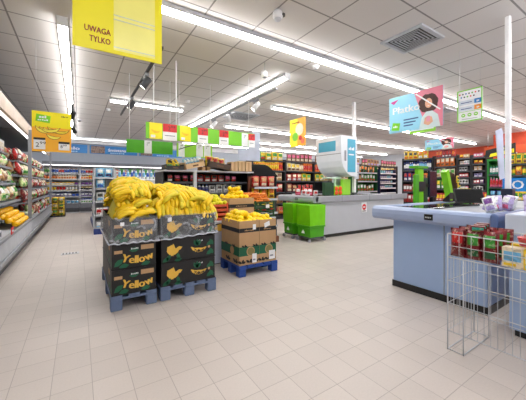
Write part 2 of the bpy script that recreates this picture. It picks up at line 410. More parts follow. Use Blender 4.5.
rail('upper green price rail with red, yellow and white cards above the bananas', (.86, 4.6, 1.9), 1.93, .25, LIMER,
     [(.05, .19, 'y', 0, .25), (.25, .22, 'r', -.01, .25), (.52, .18, 'y', 0, .25), (.82, .18, 'r', -.01, .25), (1.21, .18, 'r', -.01, .25), (1.66, .13, 'w', .0, .24), (1.80, .14, 'r', -.01, .24)])
rail('lower dark green price rail with one white card, left of and below the upper rail', (.72, 5.6, 1.77), .82, .24, GREEND, [(.30, .13, 'w', .0, .24)])
rail('short pale green price rail with white cards hanging behind the upper rail', (1.56, 5.4, 1.72), .72, .26, PALEG, [(.03, .12, 'w', 0, .26), (.38, .14, 'w', .02, .28), (.54, .14, 'w', .02, .28)])
tag(MB().tube([(1.60, 5.395, 1.86), (2.0, 4.625, 2.0)], .008).build('support_rod', DGREY), 'thin dark slanting rod just under the upper green price rail', 'rod')
t = thing('hanging_pole', 'thin white vertical pole between ceiling and the upper green price rail', 'pole', (1.33, 4.64, 2.1)); MB().tube([(0, 0, 0), (0, 0, HC-2.1)], .011).build('tube', WHITE, t)
GLIL = P('lilac_grey_board', 184, 190, 208, .5)
t = thing('hanging_sign', 'pale lilac grey stepped sign board hanging behind the right end of the green rail', 'sign', (2.92, 5.5, 1.72))
MB().prism([(0, 0), (.56, 0), (.56, .66), (.36, .66), (.36, .3), (0, .24)], (0, 0, 0), XP, ZP, .02).build('panel', GLIL, t)
scribble(t, (.05, -.002, .12), XP, ZP, .42, .08, WHITE, 7); MB().tube([(.45, 0, .65), (.45, 0, HC-1.72)], .003, 4).build('wire', METAL, t)

# orange sign (faces -X); local frame: rotz=-90 turns -Y to -X and local +x to world -Y
NX = R(-90)
t = sign('hanging_sign', 'small yellow and orange hanging poster above the green trolleys', (4.6, 5.8, 2.14), NX, .6, .7, ORG)
decal(t, 'printed_panel', rect(0, .0, .3, .7), YEL)
decal(t, 'printed_shape', circ(.15, 16, .38, .42), P('poster_cream', 240, 226, 200, .5), .003, -.002); decal(t, 'emblem', circ(.11, 14, .22, .25), GREEN, .003, -.004)
decal(t, 'printed_shape', circ(.06, 12, .42, .2), RED, .003, -.005); decal(t, 'printed_shape', circ(.07, 12, .5, .12), P('poster_salmon', 240, 120, 80, .5), .003, -.003); scribble(t, (.08, -.004, .58), XP, ZP, .3, .05, MAROON, 6)
# Płatko poster
def poster(label, loc, w_, h_, full=True, rot=NX):
    t = sign('hanging_poster', label, loc, rot, w_, h_, SKYB, cat='poster')
    k = w_
    decal(t, 'pink_panel', [(.5*k, h_), (k, h_), (k, 0), (.72*k, 0), (.62*k, .45*h_)], PINK)
    # curly hair, face, jumper, hands with a phone
    m = MB(); random.seed(3)
    for i in range(22):
        a = 2*PI*i/22; m.prism(circ(.055*k*random.uniform(.8, 1.2), 8, .76*k+.115*k*math.cos(a), .66*h_+.17*h_*math.sin(a)-.03*h_), (0, -.003, 0), XP, ZP, .002+.0001*i)
    m.prism(circ(.12*k, 14, .76*k, .66*h_, .19*h_), (0, -.003, 0), XP, ZP, .002); m.build('printed_hair', HAIR, t)
    decal(t, 'printed_jumper', [(.60*k, 0), (.64*k, .28*h_), (.72*k, .42*h_), (.83*k, .42*h_), (.92*k, .3*h_), (.96*k, 0)], P('printed_pale_jumper', 206, 222, 224, .5), .002, -.0055)
    decal(t, 'printed_face', circ(.062*k, 14, .765*k, .63*h_, .125*h_), SKIN, .002, -.0075)
    decal(t, 'printed_smile', [(.74*k, .575*h_), (.765*k, .555*h_), (.79*k, .575*h_), (.765*k, .57*h_)], WHITE, .001, -.0098)
    m = MB()
    for x in (.745, .785): m.prism(circ(.007*k, 8, x*k, .66*h_), (0, -.0098, 0), XP, ZP, .001)
    m.build('printed_eyes', HAIR, t)
    decal(t, 'printed_hands', [(.68*k, .12*h_), (.70*k, .27*h_), (.76*k, .31*h_), (.82*k, .27*h_), (.84*k, .14*h_), (.76*k, .06*h_)], SKIN, .002, -.0078)
    decal(t, 'printed_phone', [(.73*k, .16*h_), (.73*k, .30*h_), (.79*k, .30*h_), (.79*k, .16*h_)], P('printed_phone_pink', 226, 150, 170, .4), .002, -.0098)
    decal(t, 'white_streak', [(.53*k, .93*h_), (.55*k, .95*h_), (.97*k, .42*h_), (.955*k, .40*h_)], WHITE, .001, -.0118)
    lettering(t, 'Płatko', .27*h_, (.07*k, -.004, .52*h_), XP, ZP, WHITE, squeeze=.52*k, bold=.025)
    m = MB()
    for i in range(3): m.prism(rect(.3*k, (.30-.08*i)*h_, (.58-.05*i)*k, (.33-.08*i)*h_), (0, -.002, 0), XP, ZP, .002)
    m.build('printed_line', NAVY, t)
    decal(t, 'emblem', [(.05*k, .08*h_), (.21*k, .05*h_), (.23*k, .25*h_), (.08*k, .29*h_)], GREEN, .003, -.002)
    scribble(t, (.09*k, -.006, .14*h_), XP, ZP, .1*k, .06*h_, WHITE, 3)
    decal(t, 'printed_flag', [(.03*k, .88*h_), (.2*k, .92*h_), (.1*k, .8*h_)], P('printed_magenta', 200, 60, 140, .5), .003, -.002)
    return t
poster('large blue and pink hanging poster reading Płatko, curly haired woman with a phone', (4.8, 3.12, 2.12), .92, .64)
poster('far smaller blue and pink Płatko poster on top of the snack shelves at right', (8.72, 4.5, 2.2), .78, .3)
t = sign('hanging_sign', 'small pale green hanging sign partly hidden behind the large Płatko poster', (5.6, 3.2, 2.2), NX, .5, .3, PALEG)
decal(t, 'printed_panel', rect(.03, .05, .47, .27), WHITE)
t = sign('hanging_sign', 'white information sign with green border, right of the large Płatko poster', (4.8, 2.0, 2.12), NX, .32, .47, WHITE, GREEN, border=.014)
for i in range(12): decal(t, 'pictogram', circ(.011, 8, .035+.04*(i % 7)+.02*(i//7), .41-.045*(i//7)), [RED, BLACK, BLUE, BLACK, GREEND][i % 5], .002, -.002)
for z0, c in ((.25, BLUE), (.16, P('poster_orange', 240, 150, 40, .5))):
    decal(t, 'pale_band', rect(.02, z0, .22, z0+.065), P('pale_grey_band', 206, 216, 226, .5)); decal(t, 'colour_band', rect(.22, z0, .305, z0+.065), c); scribble(t, (.25, -.004, z0+.015), XP, ZP, .035, .035, WHITE, 2)
    decal(t, 'printed_line', rect(.05, z0+.025, .19, z0+.035), NAVY, .002, -.0035)
decal(t, 'green_rule', rect(.02, .145, .30, .151), GREEN)
for x in (.08, .16, .24): decal(t, 'round_mark', circ(.026, 12, x, .095), GREEN); decal(t, 'mark_centre', rect(x-.012, .088, x+.012, .102), WHITE, .002, -.0035)
decal(t, 'printed_line', rect(.06, .035, .26, .042), MGREY)

# blue dairy banners on the back wall
def banner(label, x0, x1, z0, z1, txt, sub, photo=None):
    t = thing('wall_banner', label, 'banner', (x0, 14.97, z0))
    MB().box(0, x1-x0, 0, .03, 0, z1-z0).build('panel', BLUE, t)
    if photo: MB().prism(rect(.05, .02, photo, z1-z0-.02), (0, -.001, 0), XP, ZP, .003).build('photo_print', P('printed_dairy_photo', 130, 110, 100, .5, var=.7, scale=14), t)
    o = (photo or 0)+.12
    if txt: lettering(t, txt, .2, (o, -.003, .13), XP, ZP, WHITE, squeeze=.75, bold=.02)
    scribble(t, (o+.1, -.003, .03), XP, ZP, .6, .07, P('banner_pale', 170, 208, 236, .5), 7)
banner('blue wall banner reading masło above the back dairy fridge', -1.75, .33, 2.58, 2.95, 'masło', 'twarogi', .9)
banner('blue wall banner reading śmietana with a photo at its left', .42, 2.4, 2.58, 2.95, 'śmietana', 'jogurty', .6)
banner('blue wall banner mostly hidden behind the green rails, right of the śmietana one', 2.5, 4.6, 2.58, 2.95, '', 'żółte', .6)
# orange wall sign at right
t = thing('shop_sign', 'orange red sign board with white lettering behind the white pole at far right', 'sign', (12, 4.15, 1.86), NX)
MB().box(0, 1.9, 0, .05, 0, .62, bev=.005).build('panel', P('sign_orange_red', 216, 88, 40, .5), t); lettering(t, 'is', .28, (.85, -.003, .2), XP, ZP, WHITE, bold=.02)
for x in (.1, 1.8): MB().tube([(x, .02, .6), (x, .02, HC-1.86)], .008).build('hanger_rod', METAL, t)
#@@PRODUCTS
# ------------------------------------------------------------------ products
PM = {}
def kind_mesh(kind, cols, seed=0):
    key = (kind, cols)
    if key in PM: return PM[key]
    m = MB()
    if kind in ('pouch', 'bag'):
        W, H, D = (.085, .21, .035) if kind == 'pouch' else (.1, .25, .06)
        nx, nz = 6, 8; rnd = random.Random(len(PM))
        for side in (-1, 1):
            g = []
            for j in range(nz+1):
                v = j/nz; row = []
                for i in range(nx+1):
                    u = i/nx*2-1
                    bulge = (max(0, 1-abs(u)**2.2))*(max(0, 1-abs(v*2-1)**3))
                    row.append(m.bm.verts.new((W*u*(1-.06*math.sin(v*PI)), side*(D*bulge*(1+rnd.uniform(-.12, .12))+.001), H*v)))
                g.append(row)
            for j in range(nz):
                for i in range(nx):
                    f = m.bm.faces.new((g[j][i], g[j][i+1], g[j+1][i+1], g[j+1][i])); f.smooth = True
                    lab = 1 <= i <= nx-2 and 4 <= j <= 6; f.material_index = 1 if lab else (2 if j in (1, 2) and 1 <= i <= nx-2 else 0)
                    if j in (0, nz-1): f.material_index = 0
        bmesh.ops.remove_doubles(m.bm, verts=m.bm.verts, dist=.0025)
    elif kind == 'bottle':
        m.lathe([(.028, 0), (.036, .008), (.036, .06), (.037, .062), (.037, .15), (.036, .152), (.033, .18), (.014, .215), (.014, .225), (.017, .226), (.017, .25)], 12, ms=[0, 0, 0, 1, 1, 1, 0, 0, 0, 2, 2])
    elif kind == 'cup':
        m.lathe([(.03, 0), (.033, .02), (.036, .06), (.038, .09), (.042, .095), (.042, .1)], 12, ms=[0, 1, 1, 0, 2, 2])
    elif kind == 'jar':
        m.lathe([(.034, 0), (.038, .01), (.038, .03), (.0385, .031), (.0385, .09), (.037, .095), (.03, .11), (.034, .111), (.034, .13)], 12, ms=[0, 0, 0, 1, 1, 0, 0, 2, 2])
    elif kind == 'carton':
        m.box(-.035, .035, -.035, .035, 0, .17, 0, bev=.002, seg=1)
        m.prism([(-.035, 0), (.035, 0), (0, .035)], (0, .035, .17), XP, ZP, .07, 2); m.box(-.035, .035, -.003, .003, .2, .22, 2)
        m.prism(rect(-.028, .04, .028, .11), (0, -.0352, 0), XP, ZP, .001, 1)
    elif kind == 'box':
        m.box(-.055, .055, -.04, .04, 0, .15, 0, bev=.002, seg=1); m.prism(rect(-.045, .05, .045, .12), (0, -.0402, 0), XP, ZP, .001, 1); m.prism(rect(-.045, .015, .02, .035), (0, -.0402, 0), XP, ZP, .001, 2)
    elif kind == 'tub':
        m.lathe([(.045, 0), (.05, .01), (.055, .05), (.059, .052), (.059, .06)], 14, ms=[0, 1, 0, 2, 2])
    elif kind == 'brick':
        m.box(-.05, .05, -.035, .035, 0, .05, 0, bev=.006, seg=2); m.prism(rect(-.04, .01, .04, .035), (0, -.0352, 0), XP, ZP, .001, 1); m.prism(rect(-.035, .038, .02, .045), (0, -.0352, 0), XP, ZP, .001, 2)
    me = bpy.data.meshes.new(kind); bmesh.ops.recalc_face_normals(m.bm, faces=m.bm.faces); m.bm.to_mesh(me); m.bm.free()
    for c in cols: me.materials.append(PC[c])
    PM[key] = me; return me
PC = {}
def pack_mat(name, col):
    m = bpy.data.materials.new(name); m.use_nodes = True; nt = m.node_tree; N = nt.nodes; L = nt.links; b = N['Principled BSDF']
    b.inputs['Roughness'].default_value = .32
    tc = N.new('ShaderNodeTexCoord'); oi = N.new('ShaderNodeObjectInfo'); va = N.new('ShaderNodeVectorMath'); va.operation = 'ADD'
    sc3 = N.new('ShaderNodeVectorMath'); sc3.operation = 'SCALE'; sc3.inputs[0].default_value = (7, 13, 5); L.new(oi.outputs['Random'], sc3.inputs['Scale'])
    L.new(tc.outputs['Object'], va.inputs[0]); L.new(sc3.outputs[0], va.inputs[1])
    cur = None; lum = sum(col)/3
    for k, (sc_, lo, hi, tgt) in enumerate(((26, .52, .60, tuple(c*.45 for c in col)), (38, .60, .64, (.75, .68, .5) if lum < .4 else tuple(c*.5 for c in (.5, .45, .4))))):
        nz = N.new('ShaderNodeTexNoise'); nz.inputs['Scale'].default_value = sc_; nz.inputs['Detail'].default_value = 1; L.new(va.outputs[0], nz.inputs['Vector'])
        mr = N.new('ShaderNodeMapRange'); mr.inputs[1].default_value = lo; mr.inputs[2].default_value = hi; mr.inputs[4].default_value = .55 if k == 0 else .28; L.new(nz.outputs['Fac'], mr.inputs[0])
        mx = N.new('ShaderNodeMix'); mx.data_type = 'RGBA'; L.new(mr.outputs[0], mx.inputs[0]); mx.inputs[7].default_value = (*tgt, 1)
        if cur is None: mx.inputs[6].default_value = (*col, 1)
        else: L.new(cur, mx.inputs[6])
        cur = mx.outputs[2]
    L.new(cur, b.inputs['Base Color']); return m
for n_, c_ in dict(red=(200, 30, 34), darkred=(120, 16, 26), orange=(236, 120, 30), yellow=(246, 208, 40), green=(60, 150, 50), darkgreen=(24, 92, 50), teal=(30, 160, 140), blue=(40, 90, 190), navy=(36, 42, 110), skyblue=(120, 190, 230),
                   white=(240, 240, 240), cream=(240, 226, 196), tan=(206, 160, 110), brown=(120, 70, 44), black=(30, 28, 30), pink=(236, 110, 150), purple=(120, 60, 150), lilac=(196, 180, 226), grey=(150, 152, 158), palegreen=(206, 224, 150)).items():
    PC[n_] = pack_mat('packaging_'+n_, srgb(*c_))
NAMES = dict(pouch=('snack_packet', 'packet'), bag=('food_bag', 'bag'), bottle=('bottle', 'bottle'), cup=('yogurt_cup', 'cup'), jar=('jar', 'jar'), carton=('drink_carton', 'carton'), box=('product_box', 'box'), tub=('food_tub', 'tub'), brick=('butter_pack', 'pack'))
CN = dict(darkred='dark red', darkgreen='dark green', skyblue='pale blue', palegreen='pale green')
def put(kind, cols, loc, rotz, where, sc_=1.0, noun=None, tilt=None, uniq=None, lab=None):
    me = kind_mesh(kind, cols); nm, nn = NAMES[kind]; nn = noun or nm.replace('_', ' ')
    o = link((noun or nm).replace(' ', '_'), me, None, loc, rotz)
    if tilt: o.rotation_euler = (tilt[0], tilt[1], rotz)
    o.scale = (sc_,)*3 if not isinstance(sc_, tuple) else sc_
    c = [CN.get(q, q) for q in cols]
    label = lab or f'{c[0]} {nn} with {c[1]} label {where}'
    if uniq: label = uniq+' '+label
    if len(label.split()) > 16: label = label.replace(' with ', ', ', 1).replace(' on the ', ' on ').replace(' in the ', ' in ').replace(' of the ', ' of ')
    if len(label.split()) > 16: label = label.replace(' the ', ' ')
    if len(label.split()) > 16: label = f'{uniq} {c[0]} {nn} {where}'.replace(' the ', ' ')
    o['label'] = label; o['category'] = nn.split()[-1]; o['group'] = f'{c[0]} {nn}s with {c[1]} labels {where}' if not uniq else f'{nn}s {where}'
    return o
DEP = dict(pouch=.03, bag=.05, bottle=.037, cup=.042, jar=.04, carton=.035, box=.04, tub=.058, brick=.035)
WID = dict(pouch=.17, bag=.2, bottle=.078, cup=.088, jar=.08, carton=.076, box=.115, tub=.124, brick=.106)
HGT = dict(pouch=.21, bag=.25, bottle=.25, cup=.1, jar=.13, carton=.22, box=.15, tub=.06, brick=.05)
def run(fr, kinds, L, where, s=1.0, runlen=(2, 4), gap=.01, back=.03, seed=1, fill=None):
    """fill a shelf: fr=(origin, rotz) local x 0..L, local y = 0 is the shelf front"""
    rnd = random.Random(seed); (ox, oy, oz), rz = fr; x = .03
    while x < L-.05:
        kind, cols = rnd.choice(kinds); sc_ = s*rnd.uniform(.94, 1.06)
        for _ in range(rnd.randint(*runlen)):
            wd = WID[kind]*sc_
            if x+wd > L-.02: x = L; break
            lx = x+wd/2; ly = back+DEP[kind]*sc_
            X = ox+lx*math.cos(rz)-ly*math.sin(rz); Y = oy+lx*math.sin(rz)+ly*math.cos(rz)
            zz = sc_ if not fill else max(.8*sc_, min(1.9*sc_, fill*rnd.uniform(.84, 1.0)/HGT[kind]))
            put(kind, cols, (X, Y, oz+.001), rz, where, (sc_, sc_, zz))
            x += wd+gap
def gondola(name, label, cat, loc, rotz, W, D, H, zs, m, sd=None, base=.12, strip_m=None, top=None, back=.04, endp=True):
    """shelving unit: local x 0..W, front y=0, back y=D"""
    t = thing(name, label, cat, loc, rotz); sd = sd or D
    MB().box(0, W, D-back, D, 0, H).build('back_panel', m, t)
    MB().box(.005, W-.005, .02, D-back, 0, base).build('base', m, t)
    for x in ((0, W-.025) if endp else ()): MB().box(x, x+.025, D-sd*.999, D-back, base, H).build('side_panel', m, t)
    for z in zs:
        sh = MB().box(.026, W-.026, D-sd, D-back, z-.025, z).build('shelf', m, t)
        MB().box(.03, W-.03, D-sd-.012, D-sd-.001, z-.035, z+.006).build('price_strip', strip_m or LGREY, sh)
    if top: MB().box(0, W, D-sd-.02, D, H, H+.06).build('canopy', top, t)
    return t

# ---- back dairy fridges (facing -Y)
DZ = [.42, .68, .93, 1.16, 1.4, 1.63]
dk = [[('tub', ('white', 'blue', 'blue')), ('tub', ('white', 'skyblue', 'white')), ('carton', ('white', 'green', 'blue'))],
      [('brick', ('navy', 'blue', 'blue')), ('box', ('navy', 'white', 'purple')), ('tub', ('navy', 'purple', 'white'))],
      [('cup', ('white', 'yellow', 'brown')), ('cup', ('cream', 'red', 'red')), ('cup', ('yellow', 'white', 'black')), ('jar', ('white', 'black', 'yellow'))],
      [('brick', ('yellow', 'white', 'red')), ('tub', ('white', 'purple', 'navy')), ('cup', ('white', 'green', 'white'))],
      [('carton', ('cream', 'orange', 'brown')), ('jar', ('cream', 'orange', 'red')), ('cup', ('white', 'orange', 'yellow')), ('carton', ('yellow', 'red', 'red'))],
      [('bottle', ('white', 'red', 'pink')), ('bottle', ('white', 'blue', 'red')), ('bottle', ('cream', 'green', 'green')), ('carton', ('white', 'red', 'orange'))]]
DNAME = ['left', 'second', 'third', 'right']
SN = ['bottom', 'second lowest', 'third lowest', 'third highest', 'second highest', 'top']
FRG = P('fridge_grey', 118, 121, 130, .4, metal=.3)
for i in range(4):
    x0 = -1.2+1.25*i
    t = gondola('dairy_fridge', f'grey open dairy fridge on the back wall, {["leftmost unit beside the yellow bag bin","second unit from the left","third unit from the left, behind the bananas","rightmost unit behind the fruit island"][i]}', 'fridge', (x0, 14.02, 0), 0, 1.24, .9, 2.0, DZ[1:], P('fridge_shelf_white', 214, 216, 222), sd=.55, base=.3, strip_m=LGREY)
    MB().box(0, 1.24, .0, .62, .05, .40, bev=.01).build('deck', FRG, t); MB().box(0, 1.24, -.03, .0, .06, .22, bev=.01).build('bumper', DGREY, t)
    MB().box(0, 1.24, .02, .9, 1.98, 2.12, bev=.01).build('canopy', FRG, t); MB().box(.02, 1.22, .05, .09, 1.955, 1.98).build('light_tube', FRTUBE, t)
    if i < 3:
        for k, z in enumerate(DZ):
            if i == 2 and k < 3: continue
            yy = 14.02+(.35 if k else .08)
            run(((x0, yy, z if k else .40), 0), dk[k], 1.24, f'on the {SN[k]} shelf of the {["leftmost","second","third"][i]} dairy fridge', 1.15, (2, 5), gap=.004, seed=i*10+k, fill=.17)
# ---- left fridge + produce
FW = 4.85
def lfr(name, label, y0, W, side, sh):
    # facing +X : rotz=+90 -> local x runs +Y, local y runs -X
    t = thing(name, label, 'fridge', (-.8, y0, 0), R(90))
    MB().box(0, W, .06, 1.6, .0, .14).build('kick', DGREY, t)
    MB().box(0, W, 0, 1.6, .14, .46, bev=.02).build('tank', LGREY, t)
    MB().box(0, W, -.03, .0, .17, .24, bev=.01).build('bumper', MGREY, t)
    MB().box(0, W, -.012, .03, .455, .5, bev=.008).build('lip', MGREY, t)
    MB().box(0, W, 1.5, 1.65, .46, 2.3).build('back_panel', LGREY, t)
    for k, (z, d) in enumerate(sh):
        s_ = MB().box(.03, W-.03, 1.5-d, 1.5, z-.03, z).build('shelf', MGREY, t); MB().box(.03, W-.03, 1.5-d-.012, 1.5-d, z-.032, z+.004).build('price_strip', MGREY, s_)
    MB().box(0, W, .08, 1.65, 2.3, 2.42, bev=.015).build('canopy', DGREY, t)
    MB().box(0, W, .05, .1, 2.2, 2.42, bev=.01).build('fascia', P('fascia_tan', 190, 170, 150, .5), t)
    MB().box(.05, W-.05, .14, .2, 2.255, 2.3).build('light_tube', FRTUBE, t)
    for x in side: MB().box(x-.02, x+.02, .0, .06, .5, 2.3).build('end_frame', MGREY, t)
    return t
lfr('produce_fridge', 'long grey produce fridge along the left wall nearest the camera', 2.6, FW, (FW-.02,), ((.90, 1.32), (1.22, 1.24), (1.52, 1.18), (1.80, 1.12)))
t2 = lfr('shelf_fridge', 'further fridge along the left wall with red price tags, beyond the grey post', 7.5, 5.0, (4.98,), ((.82, 1.42), (1.1, 1.38), (1.38, 1.34), (1.68, 1.28)))
saladk = [('bag', ('palegreen', 'white', 'green')), ('bag', ('cream', 'green', 'palegreen')), ('bag', ('white', 'palegreen', 'tan')), ('bag', ('green', 'cream', 'white')), ('bag', ('tan', 'cream', 'brown')), ('bag', ('cream', 'brown', 'palegreen'))]
whitek = [('box', ('white', 'cream', 'red')), ('box', ('white', 'red', 'white')), ('pouch', ('white', 'red', 'cream')), ('pouch', ('white', 'grey', 'red'))]
redk = [('bag', ('red', 'white', 'brown')), ('bag', ('tan', 'red', 'cream')), ('bag', ('darkred', 'cream', 'white')), ('bag', ('palegreen', 'cream', 'green')), ('bag', ('brown', 'cream', 'red')), ('bag', ('green', 'tan', 'red'))]
def heap_row(x, y0, y1, z, kk, where, step, s_, seed, tilt=(15, 40), noun=None, skip=None):
    rnd = random.Random(seed); y = y0
    while y < y1:
        if not (skip and skip[0] < y < skip[1]):
            k_, c_ = rnd.choice(kk)
            put(k_, c_, (x+rnd.uniform(-.015, .015), y, z+.025), R(90+rnd.uniform(-18, 18)), where, s_*rnd.uniform(.85, 1.1), tilt=(R(-rnd.uniform(*tilt)), R(rnd.uniform(-8, 8))), noun=noun)
        y += step*rnd.uniform(.85, 1.1)
for k, (z, fx, s_) in enumerate(((.90, -.98, 1.05), (1.22, -1.06, 1.0), (1.52, -1.12, .9), (1.80, -1.18, 1.1))):
    nm = ['lowest', 'second', 'third', 'top'][k]; z2, f2 = ((.82, -.88), (1.1, -.92), (1.38, -.96), (1.68, -1.02))[k]
    for r_ in range(2):
        if k < 3: heap_row(fx-.06-.13*r_, 4.2, 7.35, z+.004, saladk, f'on the {nm} shelf of the near left fridge, {["front","rear"][r_]} row', .18, s_*.95, 50+k*3+r_, (4, 18), noun='salad bag')
        heap_row(f2-.06-.14*r_, 7.58, 12.3, z2+.004, redk, f'on the {nm} shelf of the further left fridge, {["front","rear"][r_]} row', .21, .98, 80+k*3+r_, (4, 18))
    if k == 3: run(((fx, 4.2, z), R(90)), whitek, 3.2, 'on the top shelf of the near left fridge', 1.5, (2, 4), gap=.01, seed=9)
for r_, (dx, dz) in enumerate(((.10, .47), (.24, .52))):
    heap_row(-.8-dx, 4.0, 7.35, dz, saladk, f'in the deck of the near left fridge, {["front","rear"][r_]} row', .19, .95, 40+r_, (15, 30), 'salad bag', (4.95, 7.4))
    heap_row(-.8-dx, 7.65, 12.3, dz, redk, f'in the deck of the further left fridge, {["front","rear"][r_]} row', .21, 1.0, 60+r_, (12, 25), None, (7.6, 8.15))
# yellow melons & leeks in the deck
sm = bpy.data.meshes.new
def fruit_mesh(nm, rad, m, tip=True):
    b = MB(); b.ell((0, 0, 0), rad, seg=12, rings=8)
    if tip: b.ell((0, rad[1]*.97, 0), (rad[0]*.28, rad[1]*.2, rad[2]*.28), seg=8, rings=5)
    o = b.build(nm, m); me = o.data; bpy.data.objects.remove(o); return me
PEP = fruit_mesh('yellow_pepper', (.055, .06, .05), P('pepper_yellow', 252, 190, 10, .25, var=.08))
k = 0
for ly in range(2):
    for j in range(9-ly):
        for i in range(4-ly):
            o = link('yellow_pepper', PEP, None, (-.87-.085*i-.05*ly, 6.15+.125*j+.06*ly+random.uniform(-.015, .015), .54+.075*ly+.06*i), random.uniform(0, 6))
            tag(o, f'yellow pepper in the left fridge, {["bottom","top"][ly]} layer, {ORD[i]} from the aisle, {ORD[j]} row', 'pepper', 'yellow peppers in the left fridge')
for j in range(4):
    b = MB(); b.tube([(0, 0, 0), (-.12, .02, .01), (-.25, 0, .02), (-.34, .02, .05), (-.42, .0, .03)], .025, 8, radii=[.022, .024, .026, .04, .055]); 
    t = thing('leek', f'white and green leek bundle beyond the yellow peppers, {ORD[j]} from them', 'leek', (-.84, 7.7+.1*j, .57), 0, 'leeks in the left fridge'); b.build('stalk', P('leek_white', 226, 232, 200, .5, var=.1), t)
    b = MB()
    for q in (-.04, 0, .04): b.tube([(-.40, q*.4, .03), (-.5, q, .06), (-.56, q*1.4, .03)], .012, 6, radii=[.02, .024, .006])
    b.build('leaf', P('leek_leaf', 110, 160, 70, .5, var=.15), t)
# grey slanted tray on the near deck with packed sandwiches, small red tags
t = thing('slanted_display_tray', 'grey slanted display panel leaning over the near left fridge deck', 'display tray', (-.86, 5.05, .5)); MB().prism([(0, 0), (-.5, .0), (-.5, .34), (-.44, .36), (0, .08)], (0, .02, 0), XP, ZP, .02).build('side_plate', MGREY, t)
MB().prism([(0, .06), (-.5, .33), (-.5, .35), (0, .08)], (0, .0, 0), XP, ZP, .75).build('slanted_board', LGREY, t)
for j in range(3):
    put('bag', ('cream', 'red', 'palegreen'), (-.98, 5.7-.24*j, .66), R(90), 'lying on the grey slanted tray', 1.0, tilt=(R(-62), 0), uniq=['furthest', 'middle', 'nearest'][j], noun='salad tray')
def redtag(par, x, z, w_=.14, y=-.03):
    MB().box(x-w_/2, x+w_/2, y-.012, y, z-.05, z+.05, bev=.008).build('price_tag', RED, par)
    MB().box(x-w_/2+.015, x+w_/2-.03, y-.014, y-.012, z-.012, z+.012).build('tag_print', WHITE, par)
pf = [o for o in bpy.data.objects if o.name == 'produce_fridge'][0]
redtag(pf, 2.55, .56); redtag(pf, .75, .56)
for q, z in ((.2, .80), (.5, 1.1), (1.3, .8),(.9, 1.42), (.35, 1.0), (1.1, 1.35), (1.6, .97), (2.6, 1.33), (2.2, .6), (.9, .58), (3.4, 1.0), (.5, 1.32), (1.9, 1.68), (3.2, .58)):
    yy = {0: -.02}[0] if z < .75 else (.16 if z < 1.05 else (.24 if z < 1.38 else .3))
    redtag(t2, q, z, .2, yy)
# yellow bag bin
t = thing('wire_bin', 'dark wire bin on the floor full of yellow bags, in front of the dairy fridge', 'bin', (-.72, 12.95, 0))
m = MB()
for z in (.03, .25, .45, .62): m.tube([(-.3, -.3, z), (.3, -.3, z), (.3, .3, z), (-.3, .3, z)], .008, 5, closed=True)
for i in range(7):
    q = -.3+.1*i
    for s_ in (-.3, .3): m.tube([(q, s_, 0), (q, s_, .62)], .005, 4); m.tube([(s_, q, 0), (s_, q, .62)], .005, 4)
m.build('wire_frame', DGREY, t); MB().box(-.29, .29, -.29, .29, .02, .05).build('bottom', DGREY, t)
for l in range(3):
    for j in range(3):
        for i in range(3):
            put('bag', ('yellow', 'green', 'black') if (i+j+l) % 2 else ('yellow', 'cream', 'green'), (-.72-.19+.19*i, 12.95-.2+.17*j, .05+.22*l), random.uniform(-.3, .3), f'in the wire bin before the dairy fridge, {["bottom","middle","top"][l]} layer', (.95, .95, .9), noun='yellow bag')
# ------------------------------------------------------------------ banana stacks
def pallet(label, x0, x1, y0, y1, m, blocks_x=2):
    t = thing('pallet', label, 'pallet', (x0, y0, 0)); W, D = x1-x0, y1-y0
    n = max(3, round(W/.13))
    for i in range(n):
        a = i*(W-.1)/(n-1); MB().box(a, a+.1, 0, D, .12, .142, bev=.003, seg=1).build('deck_board', m, t)
    for j in range(3):
        b = (D-.1)*j/2; MB().box(0, W, b, b+.1, .1, .12, bev=.003, seg=1).build('cross_board', m, t)
        for i in range(blocks_x):
            a = (W-.1)*i/(blocks_x-1); MB().box(a, a+.1, b, b+.1, .0 , .1, bev=.006, seg=1).build('block', m, t)
    return t
A0, A1, B0, B1 = .25, .665, .70, 1.31
pallet('grey blue half pallet under the left stack of black banana boxes', A0, A1, 2.99, 4.15, GPAL)
pallet('grey blue pallet under the right stack of black banana boxes', B0, B1, 2.99, 4.2, GPAL, 3)
def leafp(cx, cy, l, a):
    a = R(a); pts = []
    for u, v in ((0, 0), (.3, .22), (.65, .26), (1, 0), (.65, -.22), (.3, -.2)):
        pts.append((cx+l*(u*math.cos(a)-v*math.sin(a)), cy+l*(u*math.sin(a)+v*math.cos(a))))
    return pts
